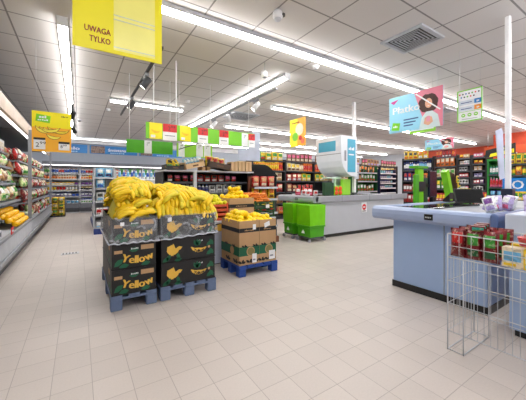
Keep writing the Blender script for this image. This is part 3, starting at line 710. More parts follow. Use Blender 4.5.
def banana_box(label, x, y, z, W, D, style, front=True, left=False):
    t = thing('banana_box', label, 'box', (x, y, z), 0, None); H = .238
    m = MB(); w_ = .006
    m.box(0, W, 0, w_, 0, H).box(0, W, D-w_, D, 0, H).box(0, w_, w_, D-w_, 0, H).box(W-w_, W, w_, D-w_, 0, H).box(w_, W-w_, w_, D-w_, 0, w_)
    m.build('carton', CARDBLK, t)
    MB().box(-.004, W+.004, -.004, D+.004, 0, .012).build('bottom_edge', P('black_card_edge', 16, 15, 17, .6), t)
    if not front: return t
    if style == 'A':
        arc_lettering(t, 'Yellow', .085, (W*.57, -.004, .045), XP, ZP, PGOLD, .36)
        decal(t, 'green_leaf_print', leafp(.02, .03, .10, 40), PGREEN, .0015); decal(t, 'green_leaf_print', leafp(.06, .02, .09, 10), PGREEN, .0015, -.002)
        decal(t, 'green_leaf_print', leafp(W-.14, .02, .09, 10), PGREEN, .0015); decal(t, 'green_leaf_print', leafp(W-.07, .0+.05, .07, 80), PGREEN, .0015)
        decal(t, 'tan_panel_print', rect(W-.14, .17, W-.02, .215), CARD, .0015); decal(t, 'tan_panel_print', rect(.02, .15, .09, .18), CARD, .0015)
        decal(t, 'green_leaf_print', leafp(W*.38, .17, .09, 5), PGREEN, .0015)
        scribble(t, (W*.42, -.004, .18), XP, ZP, .07, .015, OFFW)
    else:
        # plain golden leaf cluster in place of the printed figure, arched gold lettering beside it
        for q, (cx, cy, l, a) in enumerate(((.10, .06, .13, 80), (.10, .07, .11, 40), (.12, .06, .12, 120), (.06, .10, .09, 60), (.14, .12, .08, 20))):
            decal(t, 'gold_leaf_print', leafp(cx, cy, l, a), PGOLD, .0015, -.001-.0004*q)
        for cx, a in ((.0, 30), (.04, 60), (.12, 10), (.17, 100)): decal(t, 'green_leaf_print', leafp(cx+.01, .01, .08, a), PGREEN, .0015, -.004)
        decal(t, 'gold_banana_print', banana_poly(.40, .165, .10, 200, 330, .05), PGOLD, .0015)
        arc_lettering(t, 'Yellow', .036, (.40, -.004, .070), XP, ZP, CARDBLK, .14, adv=.6)
        for a in (60, 90, 120): decal(t, 'green_leaf_print', leafp(.38, .135, .08, a), PGREEN, .0015, -.002)
        for zz in (.03, .13): decal(t, 'green_leaf_print', leafp(W-.10, zz, .09, 30), PGREEN, .0015); decal(t, 'green_leaf_print', leafp(W-.02, zz, .08, 120), PGREEN, .0015, -.002)
        decal(t, 'tan_dot_print', circ(.014, 10, W-.07, .115), CARD, .0015)
        scribble(t, (W*.66, -.002, .185), XP, ZP, .06, .015, OFFW)
    if left:
        m = MB()
        for yy, zz, l, a in ((.04, .02, .09, 50), (.16, .01, .1, 80), (.3, .02, .09, 30), (.45, .03, .09, 70)):
            m.prism(leafp(-yy, zz, l, a), (-.001, 0, 0), YN, ZP, .0015)
        m.build('green_leaf_print', PGREEN, t)
        MB().prism(rect(-.3, .15, -.2, .2), (-.001, 0, 0), YN, ZP, .0015).build('tan_panel_print', CARD, t)
    return t
LV = ['bottom', 'middle', 'top']
for k in range(3):
    z = .143+.244*k
    for j in range(2):
        banana_box(f'black banana box in the left stack, {LV[k]} level, {["front","back"][j]} row', A0+.01, 3.0+.575*j, z, .395, .565, 'A', j == 0, True)
    for j in range(3):
        banana_box(f'black banana box in the right stack, {LV[k]} level, {["front","middle","back"][j]} row', B0+.01, 3.0+.4*j, z, .585, .39, 'B', j == 0)
# white stickers on the fronts
for x, z_, w2, h2, lb in ((A0+.08, .80, .035, .035, 'small white sticker on the top front box of the left banana stack'), (B0+.07, .81, .04, .045, 'small white sticker on the top front box of the right banana stack')):
    tag(MB().box(x, x+w2, 2.985, 2.9875, z_, z_+h2).build('sticker', WHITE), lb, 'sticker')
# plastic wrap skirts round the top boxes
wrapm = bpy.data.materials.new('clear_plastic_wrap'); wrapm.use_nodes = True
nt = wrapm.node_tree; b = nt.nodes['Principled BSDF']; b.inputs['Base Color'].default_value = (.75, .78, .82, 1); b.inputs['Roughness'].default_value = .18
nz = nt.nodes.new('ShaderNodeTexNoise'); nz.inputs['Scale'].default_value = 9; nz.inputs['Detail'].default_value = 6; nz.inputs['Distortion'].default_value = 1.5
mr = nt.nodes.new('ShaderNodeMapRange'); mr.inputs[1].default_value = .45; mr.inputs[2].default_value = .75; mr.inputs[3].default_value = .1; mr.inputs[4].default_value = .6
tc = nt.nodes.new('ShaderNodeTexCoord'); nt.links.new(tc.outputs['Object'], nz.inputs['Vector']); nt.links.new(nz.outputs['Fac'], mr.inputs[0]); nt.links.new(mr.outputs[0], b.inputs['Alpha'])
bp = nt.nodes.new('ShaderNodeBump'); bp.inputs['Strength'].default_value = .6; nt.links.new(nz.outputs['Fac'], bp.inputs['Height']); nt.links.new(bp.outputs[0], b.inputs['Normal'])
def wrap(label, x0, x1, y0, y1, z0, z1, slope):
    t = thing('plastic_wrap', label, 'plastic wrap', (x0, y0, 0)); W, D = x1-x0, y1-y0
    rnd = random.Random(5); per = []
    for i in range(24): per.append((W*i/24, 0))
    for i in range(40): per.append((W, D*i/40))
    for i in range(24): per.append((W-W*i/24, D))
    for i in range(40): per.append((0, D-D*i/40))
    m = MB(); nzs = 7; g = []
    for j in range(nzs+1):
        row = []
        for i, (x, y) in enumerate(per):
            v = j/nzs; off = .008+.006*rnd.random()+(.012*(1-v)**2)
            nx = (x-W/2)/(W/2); ny = (y-D/2)/(D/2)
            row.append(m.bm.verts.new((x+off*(nx if abs(nx) > .98 else 0), y+off*(ny if abs(ny) > .98 else 0), z0+slope*(x/W)*(1-v)+(z1-z0)*v+.006*math.sin(i*1.3)*(1-v))))
        g.append(row)
    n = len(per)
    for j in range(nzs):
        for i in range(n): f = m.bm.faces.new((g[j][i], g[j][(i+1) % n], g[j+1][(i+1) % n], g[j+1][i])); f.smooth = True
    m.build('film', wrapm, t)
    m = MB(); pts = []
    for i, (x, y) in enumerate(per):
        nx = (x-W/2)/(W/2); ny = (y-D/2)/(D/2)
        pts.append((x+.022*(nx if abs(nx) > .98 else 0), y+.022*(ny if abs(ny) > .98 else 0), z0+slope*(x/W)+.006*math.sin(i*1.3)))
    m.tube(pts, .006, 6, closed=True, radii=[.005+.004*abs(math.sin(i*.7)) for i in range(n)])
    m.build('rolled_edge', P('plastic_wrap_hem', 190, 194, 204, .25, var=.25, scale=30), t)
wrap('clear plastic wrap skirt around the top boxes of the left banana stack', A0+.005, A1-.005, 2.995, 4.145, .635, .885, .0)
wrap('clear plastic wrap skirt around the top boxes of the right banana stack', B0+.005, B1-.01, 2.995, 4.195, .63, .885, .03)

# ------------------------------------------------------------------ bananas
def banana_mesh(seed):
    rnd = random.Random(seed); m = MB(); n = 10; L_ = rnd.uniform(.20, .23); bend = R(rnd.uniform(62, 85)); r0 = L_/bend
    pts = []; rad = []; 
    for i in range(n+1):
        u = i/n; a = bend*(u-.12)
        pts.append((0, r0*math.sin(a), -r0*(1-math.cos(a)))); rad.append(.0245*min(1, .42+u*3.6 if u < .17 else 1)*(1 if u < .8 else 1-.8*((u-.8)/.2)**2))
    rad[0] = .008; rad[1] = .011; rad[-1] = .006
    m.tube(pts, .02, 8, radii=rad)
    m.bm.faces.ensure_lookup_table()
    for f in m.bm.faces:
        c = f.calc_center_median()
        if (c-Vector(pts[-1])).length < .014: f.material_index = 1
        if (c-Vector(pts[0])).length < .014: f.material_index = 2
    me = bpy.data.meshes.new('banana'); bmesh.ops.recalc_face_normals(m.bm, faces=m.bm.faces); m.bm.to_mesh(me); m.bm.free()
    return me
BM = []
for s_ in range(6):
    me = banana_mesh(s_)
    for q in (BANANA if s_ % 3 else BANANAB, BTIP, BSTEM): me.materials.append(q)
    BM.append(me)
mm = MB(); mm.ell((0, 0, 0), (.045, .018, .016), seg=10, rings=6); mm.box(-.03, .03, -.022, -.01, -.012, .01, bev=.004); _c = mm.build('crown', BSTEM); CR = _c.data; bpy.data.objects.remove(_c)
def bunch(label, loc, rot, n=5, group=None, rnd=random):
    t = thing('banana_bunch', label, 'bananas', loc); t.rotation_euler = rot
    link('crown', CR, t)
    for i in range(n):
        k = i-(n-1)/2
        o = link('banana', rnd.choice(BM), t, (k*.034, .0, -.004*abs(k)))
        o.rotation_euler = (R(rnd.uniform(-7, 7)), R(k*5), R(-k*rnd.uniform(5, 8)))
    return t
def heapz(st, x, y):
    if st == 'A':
        u = (x-A0)/(A1-A0); v = (y-3.0)/1.15
        return .90+.30*math.sin(PI*min(1, max(0, v*.9+.12)))**.7*(.80+.2*math.sin(PI*u))
    u = (x-B0)/(B1-B0); v = (y-3.0)/1.2
    return .90+(.235*math.sin(PI*min(1, max(0, v*.9+.10)))**.7)*(1-.5*max(0, u-.3))
def core(label, st, x0, x1, y0, y1):
    m = MB(); n = 14; g = []
    for j in range(n+1):
        row = []
        for i in range(n+1):
            x = x0+(x1-x0)*i/n; y = y0+(y1-y0)*j/n; ed = i in (0, n) or j in (0, n)
            row.append(m.bm.verts.new((x, y, .80 if ed else heapz(st, x, y)-.11-(.10 if i in (1, n-1) or j in (1, n-1) else (.04 if i in (2, n-2) or j in (2, n-2) else 0)))))
        g.append(row)
    for j in range(n):
        for i in range(n): f = m.bm.faces.new((g[j][i], g[j][i+1], g[j+1][i+1], g[j+1][i])); f.smooth = True
    lo = [g[0][0], g[0][-1], g[-1][-1], g[-1][0]]
    o = m.build('banana_heap', BANANAB); tag(o, label, 'bananas', None, 'stuff')
core('solid mass of bananas deep inside the left banana heap', 'A', A0+.02, A1-.02, 3.02, 4.12)
core('solid mass of bananas deep inside the right banana heap', 'B', B0+.02, B1-.02, 3.02, 4.16)
rnd = random.Random(11)
def rows(st, x0, x1, ny, nx, y0, dy, nm):
    for j in range(ny):
        for i in range(nx):
            x = x0+(x1-x0)*(i+.5)/nx; y = y0+dy*j+(.04 if i % 2 else 0)
            z = heapz(st, x, y)+.035
            slope = (heapz(st, x, y+.05)-heapz(st, x, y-.05))/.1
            if st == 'A': yaw = R([98, 110, 180, 215][min(3, int(4*(x-x0)/(x1-x0)))]+rnd.uniform(-45, 45)) if j else R([95, 100, 185, 262][i % 4]+rnd.uniform(-8, 8))
            else: yaw = R(180+rnd.uniform(-60, 60)) if (i+j) % 3 else R(90+rnd.uniform(-30, 30))
            # the bunch lies on the heap surface, fingers pointing along yaw
            dr = Vector((-math.sin(yaw), math.cos(yaw))); lt = Vector((math.cos(yaw), math.sin(yaw)))
            ex = abs(dr.x)*.10+abs(lt.x)*.085; ey = abs(dr.y)*.10+abs(lt.y)*.085
            x = min(x1-ex+.02, max(x0+ex-.025, x)); y = max(3.0+ey-.035, y)
            h_ = lambda a, b_: heapz(st, a, b_)
            gx = (h_(min(x1, x+.05), y)-h_(max(x0, x-.05), y))/.1; gy = (h_(x, y+.05)-h_(x, max(3.0, y-.05)))/.1
            z = h_(x, y)+.03
            sd_ = gx*dr.x+gy*dr.y; sl = gx*lt.x+gy*lt.y; zc = z-sd_*.10
            lb = f'banana bunch on the {nm} heap, {ORD[j]} row from the front, {ORD[i]} from left'
            bunch(lb, (x-dr.x*.1, y-dr.y*.1, max(.90, zc)+rnd.uniform(-.02, .03)), (math.atan(sd_)+R(14+rnd.uniform(-8, 8)), -math.atan(sl)+R(rnd.uniform(-16, 16)), yaw), rnd.choice((3, 4, 5, 5)), rnd=rnd)
rows('A', A0, A1, 11, 4, 3.10, .098, 'left')
rows('B', B0, B1, 10, 5, 3.10, .108, 'right')
# hanging-out front bunches lying on the box rims
for i, (x, yw) in enumerate(((.37, 96), (.48, 92), (.56, 88))):
    bunch(f'long bananas lying along the front rim of the left stack, {ORD[i]} from the left', (x+.09, 3.06, .935), (R(12), R(-12), R(yw)), 4, rnd=rnd)
for k in range(4):
    for i in range(2):
        lb = f'banana bunch stacked at the front face of the left heap, {["lowest","second","third","highest"][k]} layer, {["left","right"][i]} side'
        if (i+k) % 2 == 0: bunch(lb, ((.49, .60)[i]+rnd.uniform(-.02, .02), 3.07+.045*k, .975+.07*k), (R(14), R(-22), R(94+rnd.uniform(-14, 14))), 4, rnd=rnd)
        else: bunch(lb, ((.38, .54)[i]+rnd.uniform(-.03, .03), 3.19+.045*k, 1.02+.07*k), (R(-6), R(rnd.uniform(-10, 10)), R(180+rnd.uniform(-16, 16))), 4, rnd=rnd)
for k in range(2):
    for i in range(5):
        bunch(f'banana bunch stacked at the front face of the right heap, {["lower","upper"][k]} layer, {ORD[i]} from left', (.78+.11*i, 3.17+.06*k, 1.05+.06*k-.02*max(0, i-2)), (R(-8), R(rnd.uniform(-12, 12)), R((180 if (i+k) % 3 else 120)+rnd.uniform(-16, 16))), 4, rnd=rnd)
for i in range(6):
    x = .76+.1*i
    bunch(f'bananas pointing down over the front rim of the right stack, {ORD[i]} from left', (x, 3.12, 1.0-.012*i), (R(-25), 0, R(180+rnd.uniform(-12, 12))), 4, rnd=rnd)
for i, (x, y, z, yw) in enumerate(((.46, 3.5, 1.25, 100), (.60, 3.55, 1.22, 200), (.38, 3.35, 1.21, 85), (.9, 3.5, 1.15, 90), (1.02, 3.55, 1.14, 100), (.50, 3.2, 1.15, 190), (.40, 3.2, 1.10, 95))):
    bunch(f'bunch of yellow bananas crowning the heaps, {["left stack, centre","left stack, right side","left stack, left side","right stack, left side","right stack, centre","left stack, front centre","left stack, front left"][i]}', (x+.09*(yw < 150), y, z), (R(8), 0, R(yw)), 5, rnd=rnd)

# ------------------------------------------------------------------ lemon display on the blue pallet
pallet('bright blue pallet under the brown lemon boxes', 1.72, 2.32, 3.2, 3.78, BLUEP, 2)
def paw(cx, cy, s_): return [leafp(cx, cy, s_, 150), leafp(cx, cy, s_*.8, 60), leafp(cx, cy, s_*.9, 15)]
def lemon_box(label, x, y, z, W, D, H, green=True, left=True):
    t = thing('fruit_box', label, 'box', (x, y, z)); w_ = .007
    MB().box(0, W, 0, w_, 0, H).box(0, W, D-w_, D, 0, H).box(0, w_, w_, D-w_, 0, H).box(W-w_, W, w_, D-w_, 0, H).box(w_, W-w_, w_, D-w_, H-.12, H-.1).build('carton', CARD, t)
    zb = H-.15
    def band(nm, z0, z1, m, d=.0015, k=0):
        b = MB().prism(rect(0, z0, W, z1), (0, -.001-k, 0), XP, ZP, d)
        if left: b.prism(rect(-D, z0, 0, z1), (-.001-k, 0, 0), YN, ZP, d)
        b.build(nm, m, t)
    band('black_band_print', zb, zb+.055, CARDBLK)
    scribble(t, (W*.25, -.004, zb+.018), XP, ZP, W*.45, .018, CARD, 7)
    if green:
        band('green_band_print', .12, .24, PGREEN)
        b = MB()
        for cx in (W*.25, W*.8): 
            for p_ in paw(cx, .235, .05): b.prism(p_, (0, -.003, 0), XP, ZP, .0015)
        for cx in (W*.05, W*.45, W*.7):
            for p_ in paw(cx+.02, .03, .07): b.prism(p_, (0, -.003, 0), XP, ZP, .0015)
        b.build('black_leaf_print', CARDBLK, t)
        decal(t, 'round_emblem_print', circ(.062, 18, W*.55, .175), CARD, .0015, -.005); decal(t, 'round_emblem_print', circ(.05, 18, W*.55, .175), P('emblem_olive', 130, 120, 70, .6), .0015, -.007)
        if left:
            b = MB()
            for yy in (.1, .32):
                for p_ in paw(-yy, .03, .08)+paw(-yy-.05, .23, .05): b.prism(p_, (-.003, 0, 0), YN, ZP, .0015)
            b.build('black_leaf_print', CARDBLK, t)
            MB().prism(circ(.055, 16, -.2, .175), (-.003, 0, 0), YN, ZP, .0015).build('round_emblem_print', CARD, t)
        decal(t, 'paper_label', rect(W*.62, .0+.02, W*.85, .14) if left else rect(W*.55, .03, W*.92, .15), WHITE, .0015, -.009)
        decal(t, 'barcode_print', rect(W*.66, .05, W*.78, .07) if left else rect(W*.6, .07, W*.8, .09), MGREY, .001, -.0108)
        decal(t, 'paper_label', rect(W*.66, H-.12, W*.82, H-.05) if left else [(W*.3, H-.11), (W*.62, H-.08), (W*.58, H-.02), (W*.26, H-.05)], WHITE, .0015, -.004)
    return t
lemon_box('tall brown lemon box with green band on the blue pallet, left one', 1.73, 3.22, .143, .30, .54, .575)
lemon_box('tall brown lemon box with green band on the blue pallet, right one', 2.035, 3.22, .143, .27, .54, .575, True, False)
LEM = fruit_mesh('lemon', (.042, .044, .041), LEMON)
def fruit_heap(me, nm, where, x0, x1, y0, y1, z0, hh, nx, ny, layers, cat, group, sx=.5):
    rnd = random.Random(nx*7+ny)
    for l in range(layers):
        cx, cy = nx-l, ny-l
        if cx < 1 or cy < 1: break
        dx, dy = (x1-x0)/nx, (y1-y0)/ny
        for j in range(cy):
            for i in range(cx):
                if l and rnd.random() < .25: continue
                x = x0+dx*(i+.5+l*.5)+rnd.uniform(-.014, .014); y = y0+dy*(j+.5+l*.5)+rnd.uniform(-.014, .014)
                z = z0+hh*l+rnd.uniform(-.012, .012)
                o = link(nm, me, None, (x, y, z)); o.rotation_euler = (rnd.uniform(-.6, .6), rnd.uniform(-.6, .6), rnd.uniform(0, 6.2))
                tag(o, f'{cat} in {where}, {["bottom","second","third","fourth"][l]} layer, {ORD[j]} row, {ORD[i]} from left', cat, group)
fruit_heap(LEM, 'lemon', 'left box on blue pallet', 1.735, 2.02, 3.235, 3.75, .69, .055, 4, 6, 3, 'lemon', 'lemons on the blue pallet')
fruit_heap(LEM, 'lemon', 'right box on blue pallet', 2.045, 2.30, 3.235, 3.75, .69, .05, 3, 6, 2, 'lemon', 'lemons on the blue pallet')

# ------------------------------------------------------------------ fruit island behind
PAN = P('island_panel', 178, 184, 200, .45, var=.02)
t = thing('fruit_table', 'pale grey fruit display table behind the banana and lemon stacks', 'table', (1.34, 3.92, 0))
MB().box(0, 1.0, 0, .04, .02, .62).box(0, .04, .04, .85, .02, .62).box(.96, 1.0, .04, .85, .02, .62).build('panel', PAN, t)
MB().box(-.01, 1.46, -.01, .86, .62, .645, bev=.004).build('table_top', LGREY, t)
MB().box(.03, .97, .03, .82, 0, .02).box(.97, 1.4, .3, .82, 0, .02).box(1.36, 1.4, .3, .82, .02, .62).build('kick', DGREY, t)
ORC = P('crate_orange_red', 205, 84, 48, .6); GRC = P('crate_dark_green', 38, 78, 44, .5)
def crate(label, x, y, z, W, D, H, m, slats=2, m2=None):
    t = thing('fruit_crate', label, 'crate', (x, y, z))
    for i, a in enumerate(((0, 0), (W-.025, 0), (0, D-.025), (W-.025, D-.025))): MB().box(a[0], a[0]+.025, a[1], a[1]+.025, 0, H, bev=.003, seg=1).build('corner_post', m, t)
    for k in range(slats):
        z0 = .008+k*H/slats; z1 = z0+H/slats-.03
        MB().box(.026, W-.026, .002, .012, z0, z1).box(.026, W-.026, D-.012, D-.002, z0, z1).box(.002, .012, .026, D-.026, z0, z1).box(W-.012, W-.002, .026, D-.026, z0, z1).build('slat', m2 or m, t)
    MB().box(.013, W-.013, .013, D-.013, .0, .01).build('bottom', m, t)
    return t
for k in range(2):
    crate(f'orange red fruit crate on the grey table, {["lower","upper"][k]} of the two', 1.50, 3.95, .647+.135*k, .43, .56, .13, ORC)
    bx_ = 1.50
LIM = fruit_mesh('yellow_citrus', (.034, .037, .034), LIME)
fruit_heap(LIM, 'yellow_citrus', 'orange crate', 1.52, 1.92, 3.97, 4.48, .905, .05, 6, 8, 3, 'citrus fruit', 'greenish yellow citrus fruit in the orange red crate')
decal(thing('crate_label', 'black and gold printed card below the orange crates', 'label', (1.62, 3.92, .5)), 'card', rect(0, 0, .3, .11), CARDBLK, .003)
t = [o for o in bpy.data.objects if o.name.startswith('crate_label')][0]; decal(t, 'gold_print', leafp(.04, .02, .22, 12), PGOLD, .0015, -.005)
lemon_box('tall brown box of lemons on the grey table behind the lemon stack', 1.95, 3.95, .647, .44, .56, .33, False, True)
LEM2 = fruit_mesh('lemon', (.038, .044, .038), LEMON)
fruit_heap(LEM2, 'lemon', 'brown box on table', 1.96, 2.38, 3.97, 4.5, .94, .06, 5, 6, 4, 'lemon', 'lemons in the brown box on the table')
for k in range(2): crate(f'dark green plastic crate with carrots on the grey table, {["lower","upper"][k]} of the two', 2.41, 3.95, .647+.14*k, .39, .56, .135, GRC, 3)
tag(MB().box(2.62, 2.69, 3.944, 3.949, .80, .86).build('sticker', WHITE), 'white sticker on the front of the dark green carrot crate', 'sticker')
b = MB(); b.tube([(0, 0, 0), (.0, .03, .0), (0, .1, 0), (0, .17, .002), (0, .19, .003)], .015, 8, radii=[.012, .019, .016, .009, .003]); _o = b.build('carrot', CARROT); CM = _o.data; bpy.data.objects.remove(_o)
rnd = random.Random(21)
for l in range(4):
    for i in range(7-l):
        for j in range(3):
            o = link('carrot', CM, None, (2.45+.047*i+.024*l+rnd.uniform(-.01, .01), 3.99+.17*j, .925+.034*l)); o.rotation_euler = (rnd.uniform(-.12, .12), 0, rnd.uniform(-.5, .5)+(1.3 if (i+l) % 3 == 0 else 0))
            tag(o, f'orange carrot in the green crate, {["bottom","second","third","top"][l]} layer, {ORD[j]} row, {ORD[i]} from left', 'carrot', 'carrots in the green crate')

# ------------------------------------------------------------------ shelving behind the island with boxes on top
t = gondola('market_shelf', 'grey and dark market shelf behind the fruit table, holding tilted boxes on top', 'shelf', (1.25, 5.05, 0), 0, 1.75, .75, 1.42, [.75, 1.02, 1.24], SHELFBLK, sd=.6, endp=True, strip_m=DGREY)
MB().box(-.02, 1.77, -.05, .76, 1.42, 1.45, bev=.004).build('top_shelf', LGREY, t)
MB().box(.50, .56, -.05, -.0, 0, 1.42, bev=.004).build('front_post', LGREY, t)
run(((1.3, 5.2, 1.24), 0), [('pouch', ('black', 'red', 'white')), ('bag', ('red', 'black', 'white')), ('bag', ('black', 'pink', 'red'))], 1.6, 'on the upper shelf of the dark market shelf', .68, (1, 3), seed=3, fill=.15)
run(((1.3, 5.2, 1.02), 0), [('bottle', ('white', 'navy', 'blue')), ('jar', ('cream', 'black', 'white')), ('pouch', ('white', 'black', 'grey'))], 1.6, 'on the middle shelf of the dark market shelf', .8, (2, 4), seed=4, fill=.18)
run(((1.3, 5.2, .75), 0), [('pouch', ('white', 'skyblue', 'blue')), ('bag', ('brown', 'cream', 'red'))], 1.6, 'on the low shelf of the dark market shelf', .9, (2, 4), seed=5)
def open_box(label, x, y, z, W, D, H, m, rot, tilt=(0, 0)):
    t = thing('open_carton', label, 'box', (x, y, z)); t.rotation_euler = (tilt[0], tilt[1], rot); w_ = .008
    MB().box(0, W, 0, w_, 0, H*.7).box(0, W, D-w_, D, 0, H).box(0, w_, w_, D-w_, 0, H).box(W-w_, W, w_, D-w_, 0, H).box(w_, W-w_, w_, D-w_, 0, w_).build('carton', m, t)
    decal(t, 'print', rect(W*.35, H*.2, W*.65, H*.42), P('box_print', 100, 70, 50, .7), .0015)
    return t
open_box('dark flat carton holding yellow packets, leftmost on top of the market shelf', .93+.34, 4.98, 1.455, .30, .38, .09, CARDBLK, 0)
for i in range(4): put('bag', ('yellow', 'black', 'green'), (1.33+.06*i, 5.05+.06*(i % 2), 1.475+.02*(i % 2)), .4*i, 'in the dark carton on top of the market shelf', .7, tilt=(R(-25), R(12)), uniq=['leftmost', 'second', 'third', 'rightmost'][i])
open_box('light brown open carton tilted on top of the market shelf, near the upper price rail', 1.60, 4.93, 1.455, .36, .42, .13, CARDL, R(4), (0, R(-13)))
for i in range(5): put('pouch', ('skyblue', 'white', 'navy'), (1.66+.06*i, 5.14, 1.50+.014*i), R(10), 'in the light brown carton on top of the market shelf', .8, tilt=(R(-15), 0), uniq=['leftmost', 'second', 'middle', 'fourth', 'rightmost'][i])
open_box('dark brown open carton tilted on top of the market shelf, right of the light one', 2.02, 4.93, 1.53, .42, .42, .14, P('dark_brown_card', 74, 56, 48, .7), R(-6), (0, R(10)))
for x_, sg in ((1.94, 1), (2.04, -1)): tag(MB().box(x_-.03, x_+.03, 5.0, 5.25, 1.4505, 1.52).build('carton_spacer', CARD), f'small cardboard spacer under the {"light" if sg > 0 else "dark"} brown tilted carton', 'box')
for i in range(6): put(['pouch', 'jar'][i % 2], [('yellow', 'red', 'white'), ('cream', 'white', 'tan')][i % 2], (2.1+.06*i, 5.12-.005*i, 1.54-.01*i), 0, 'in the dark brown carton on top of the market shelf', .95, tilt=(R(-8), 0), uniq=['leftmost', 'second', 'third', 'fourth', 'fifth', 'rightmost'][i])
for i in range(3):
    t = thing('small_carton', f'small brown cardboard box on top of the market shelf, {["leftmost","middle","rightmost"][i]} of three', 'box', (2.5+.16*i, 4.98, 1.455)); MB().box(0, .14, 0, .2, 0, .2-.02*(i == 0), bev=.003, seg=1).build('carton', CARDL, t); MB().box(.05, .09, -.002, 0, 0, .18).build('tape', CARD, t)
# black hooded display beside it, with white and blue packs
t = thing('hooded_display', 'black curved hood display with blue and white packs, right of the market shelf', 'display', (3.02, 5.0, 0))
MB().box(0, .62, .05, .7, 0, .9).build('cabinet', SHELFBLK, t); MB().box(0, .62, .62, .7, .9, 1.6).build('back_panel', BLACK, t)
m = MB(); prof = [(0, 1.62)]+[(-.0+.65*(1-math.cos(R(a))), 1.3+.32*math.sin(R(a))) for a in range(0, 91, 15)][::1]
hp = [(.02+.6*(i/8), 1.35+.28*math.sin(PI*.5*i/8)) for i in range(9)]; hp2 = [(x+.0, z_+.03) for x, z_ in hp[::-1]]
m.prism(hp+hp2, (0, 0, 0), YP, ZP, .62).build('hood', P('matt_black', 24, 23, 25, .9, spec=.1), t)
for x in (.005, .595): MB().box(x, x+.02, .05, .62, .9, 1.36).build('side_panel', SHELFBLK, t)
scribble(t, (.1, .048, .68), XP, ZP, .25, .12, WHITE, 3); scribble(t, (.1, .048, .5), XP, ZP, .3, .08, WHITE, 4)
for i in range(5): put('pouch', [('skyblue', 'white', 'navy'), ('white', 'blue', 'skyblue')][i % 2], (3.11+.11*i, 5.2, .905), 0, 'standing in the black hooded display', 1.3, uniq=ORD[i]+' from the left')
# dried fruit rack
t = gondola('snack_rack', 'low open rack of red and yellow snack bags between fruit table and snack shelves', 'rack', (2.88, 4.75, 0), 0, .62, .26, 1.35, [.35, .62, .9, 1.14], P('rack_brown', 120, 70, 50, .6), sd=.22, endp=False)
for k, (z, kk) in enumerate(((.35, ('brown', 'orange', 'yellow')), (.62, ('green', 'yellow', 'red')), (.9, ('yellow', 'orange', 'brown')), (1.14, ('red', 'tan', 'cream')))):
    for i in range(3): put('bag', kk, (2.88+.12+.19*i, 4.9, z+.001), 0, f'on the {["bottom","second","third","top"][k]} level of the low snack rack', .87, uniq=ORD[i]+' from the left')

# ------------------------------------------------------------------ low gondola behind the banana stacks, left end
t = gondola('low_gondola', 'low pale shelving with dark blue plinth just left of and behind the banana heaps', 'shelf', (.33, 10.9, 0), NX, 2.6, .5, 1.55, [.42, .78, 1.15], LGREY, sd=.46, base=.14, strip_m=WHITE)
MB().box(.0, 2.6, -.005, .018, .0, .13).build('plinth', NAVY, t)
for k, z in enumerate((.142, .42, .78, 1.15)):
    run(((.36, 10.85, z), NX), [('pouch', ('skyblue', 'white', 'navy')), ('box', ('white', 'red', 'brown')), ('pouch', ('white', 'blue', 'skyblue')), ('cup', ('cream', 'brown', 'white'))], 2.5, f'on the {["bottom","second","third","top"][k]} level of the low pale shelving', 1.2, (2, 4), back=.02, seed=70+k)
gondola('end_display', 'end display of pale blue and white packs facing the camera, left of the banana heap', 'shelf', (.30, 7.85, 0), 0, .46, .42, 1.6, [.45, .78, 1.1, 1.36], LGREY, sd=.36, base=.14, strip_m=LGREY)
MB().box(.30, .76, 7.80, 7.845, 0, .13).build('plinth_board', NAVY).update_tag()
tag([o for o in bpy.data.objects if o.name.startswith('plinth_board')][0], 'dark blue plinth board at the foot of the end display', 'plinth')
for k, z in enumerate((.145, .45, .78, 1.1, 1.36)):
    run(((.32, 7.91, z), 0), [[('pouch', ('grey', 'white', 'brown')), ('box', ('grey', 'white', 'skyblue'))], [('box', ('white', 'red', 'brown')), ('pouch', ('white', 'navy', 'grey'))], [('pouch', ('skyblue', 'white', 'navy')), ('pouch', ('white', 'black', 'skyblue'))], [('pouch', ('skyblue', 'white', 'blue')), ('box', ('white', 'brown', 'navy'))], [('pouch', ('skyblue', 'white', 'navy')), ('pouch', ('white', 'blue', 'skyblue'))]][k], .42, f'on the {["bottom","second","third","fourth","top"][k]} level of the end display', 1.1, (2, 3), gap=.0, back=.02, seed=600+k)
t = thing('freezer_cabinet', 'long low grey cabinet behind the banana heaps with a row of bottles on top', 'cabinet', (.86, 8.3, 0)); MB().box(0, 2.95, 0, .9, 0, 1.30, bev=.02).build('body', LGREY, t); MB().box(-.01, 2.96, -.01, .91, 1.30, 1.34, bev=.01).build('lid', WHITE, t)
for i in range(28): put('bottle', [('white', 'skyblue', 'blue'), ('white', 'blue', 'white')][i % 2], (.92+.1*i, 8.42, 1.342), 0, 'in the row on the low grey cabinet', .95)
for i in range(5):
    t = thing('shelf_card', f'upright green card on top of the low grey cabinet, {ORD[i]} from the left', 'card', (.92+.2*i, 8.6, 1.342)); MB().prism([(0, .02), (.13, 0), (.15, .26), (.03, .28)], (0, 0, 0), XP, ZP, .006).build('card', P('card_dark_green', 70, 130, 60, .5), t)
    MB().prism(rect(.03, .05, .12, .12), (0, -.007, 0), XP, ZP, .001).build('printed_panel', WHITE, t)
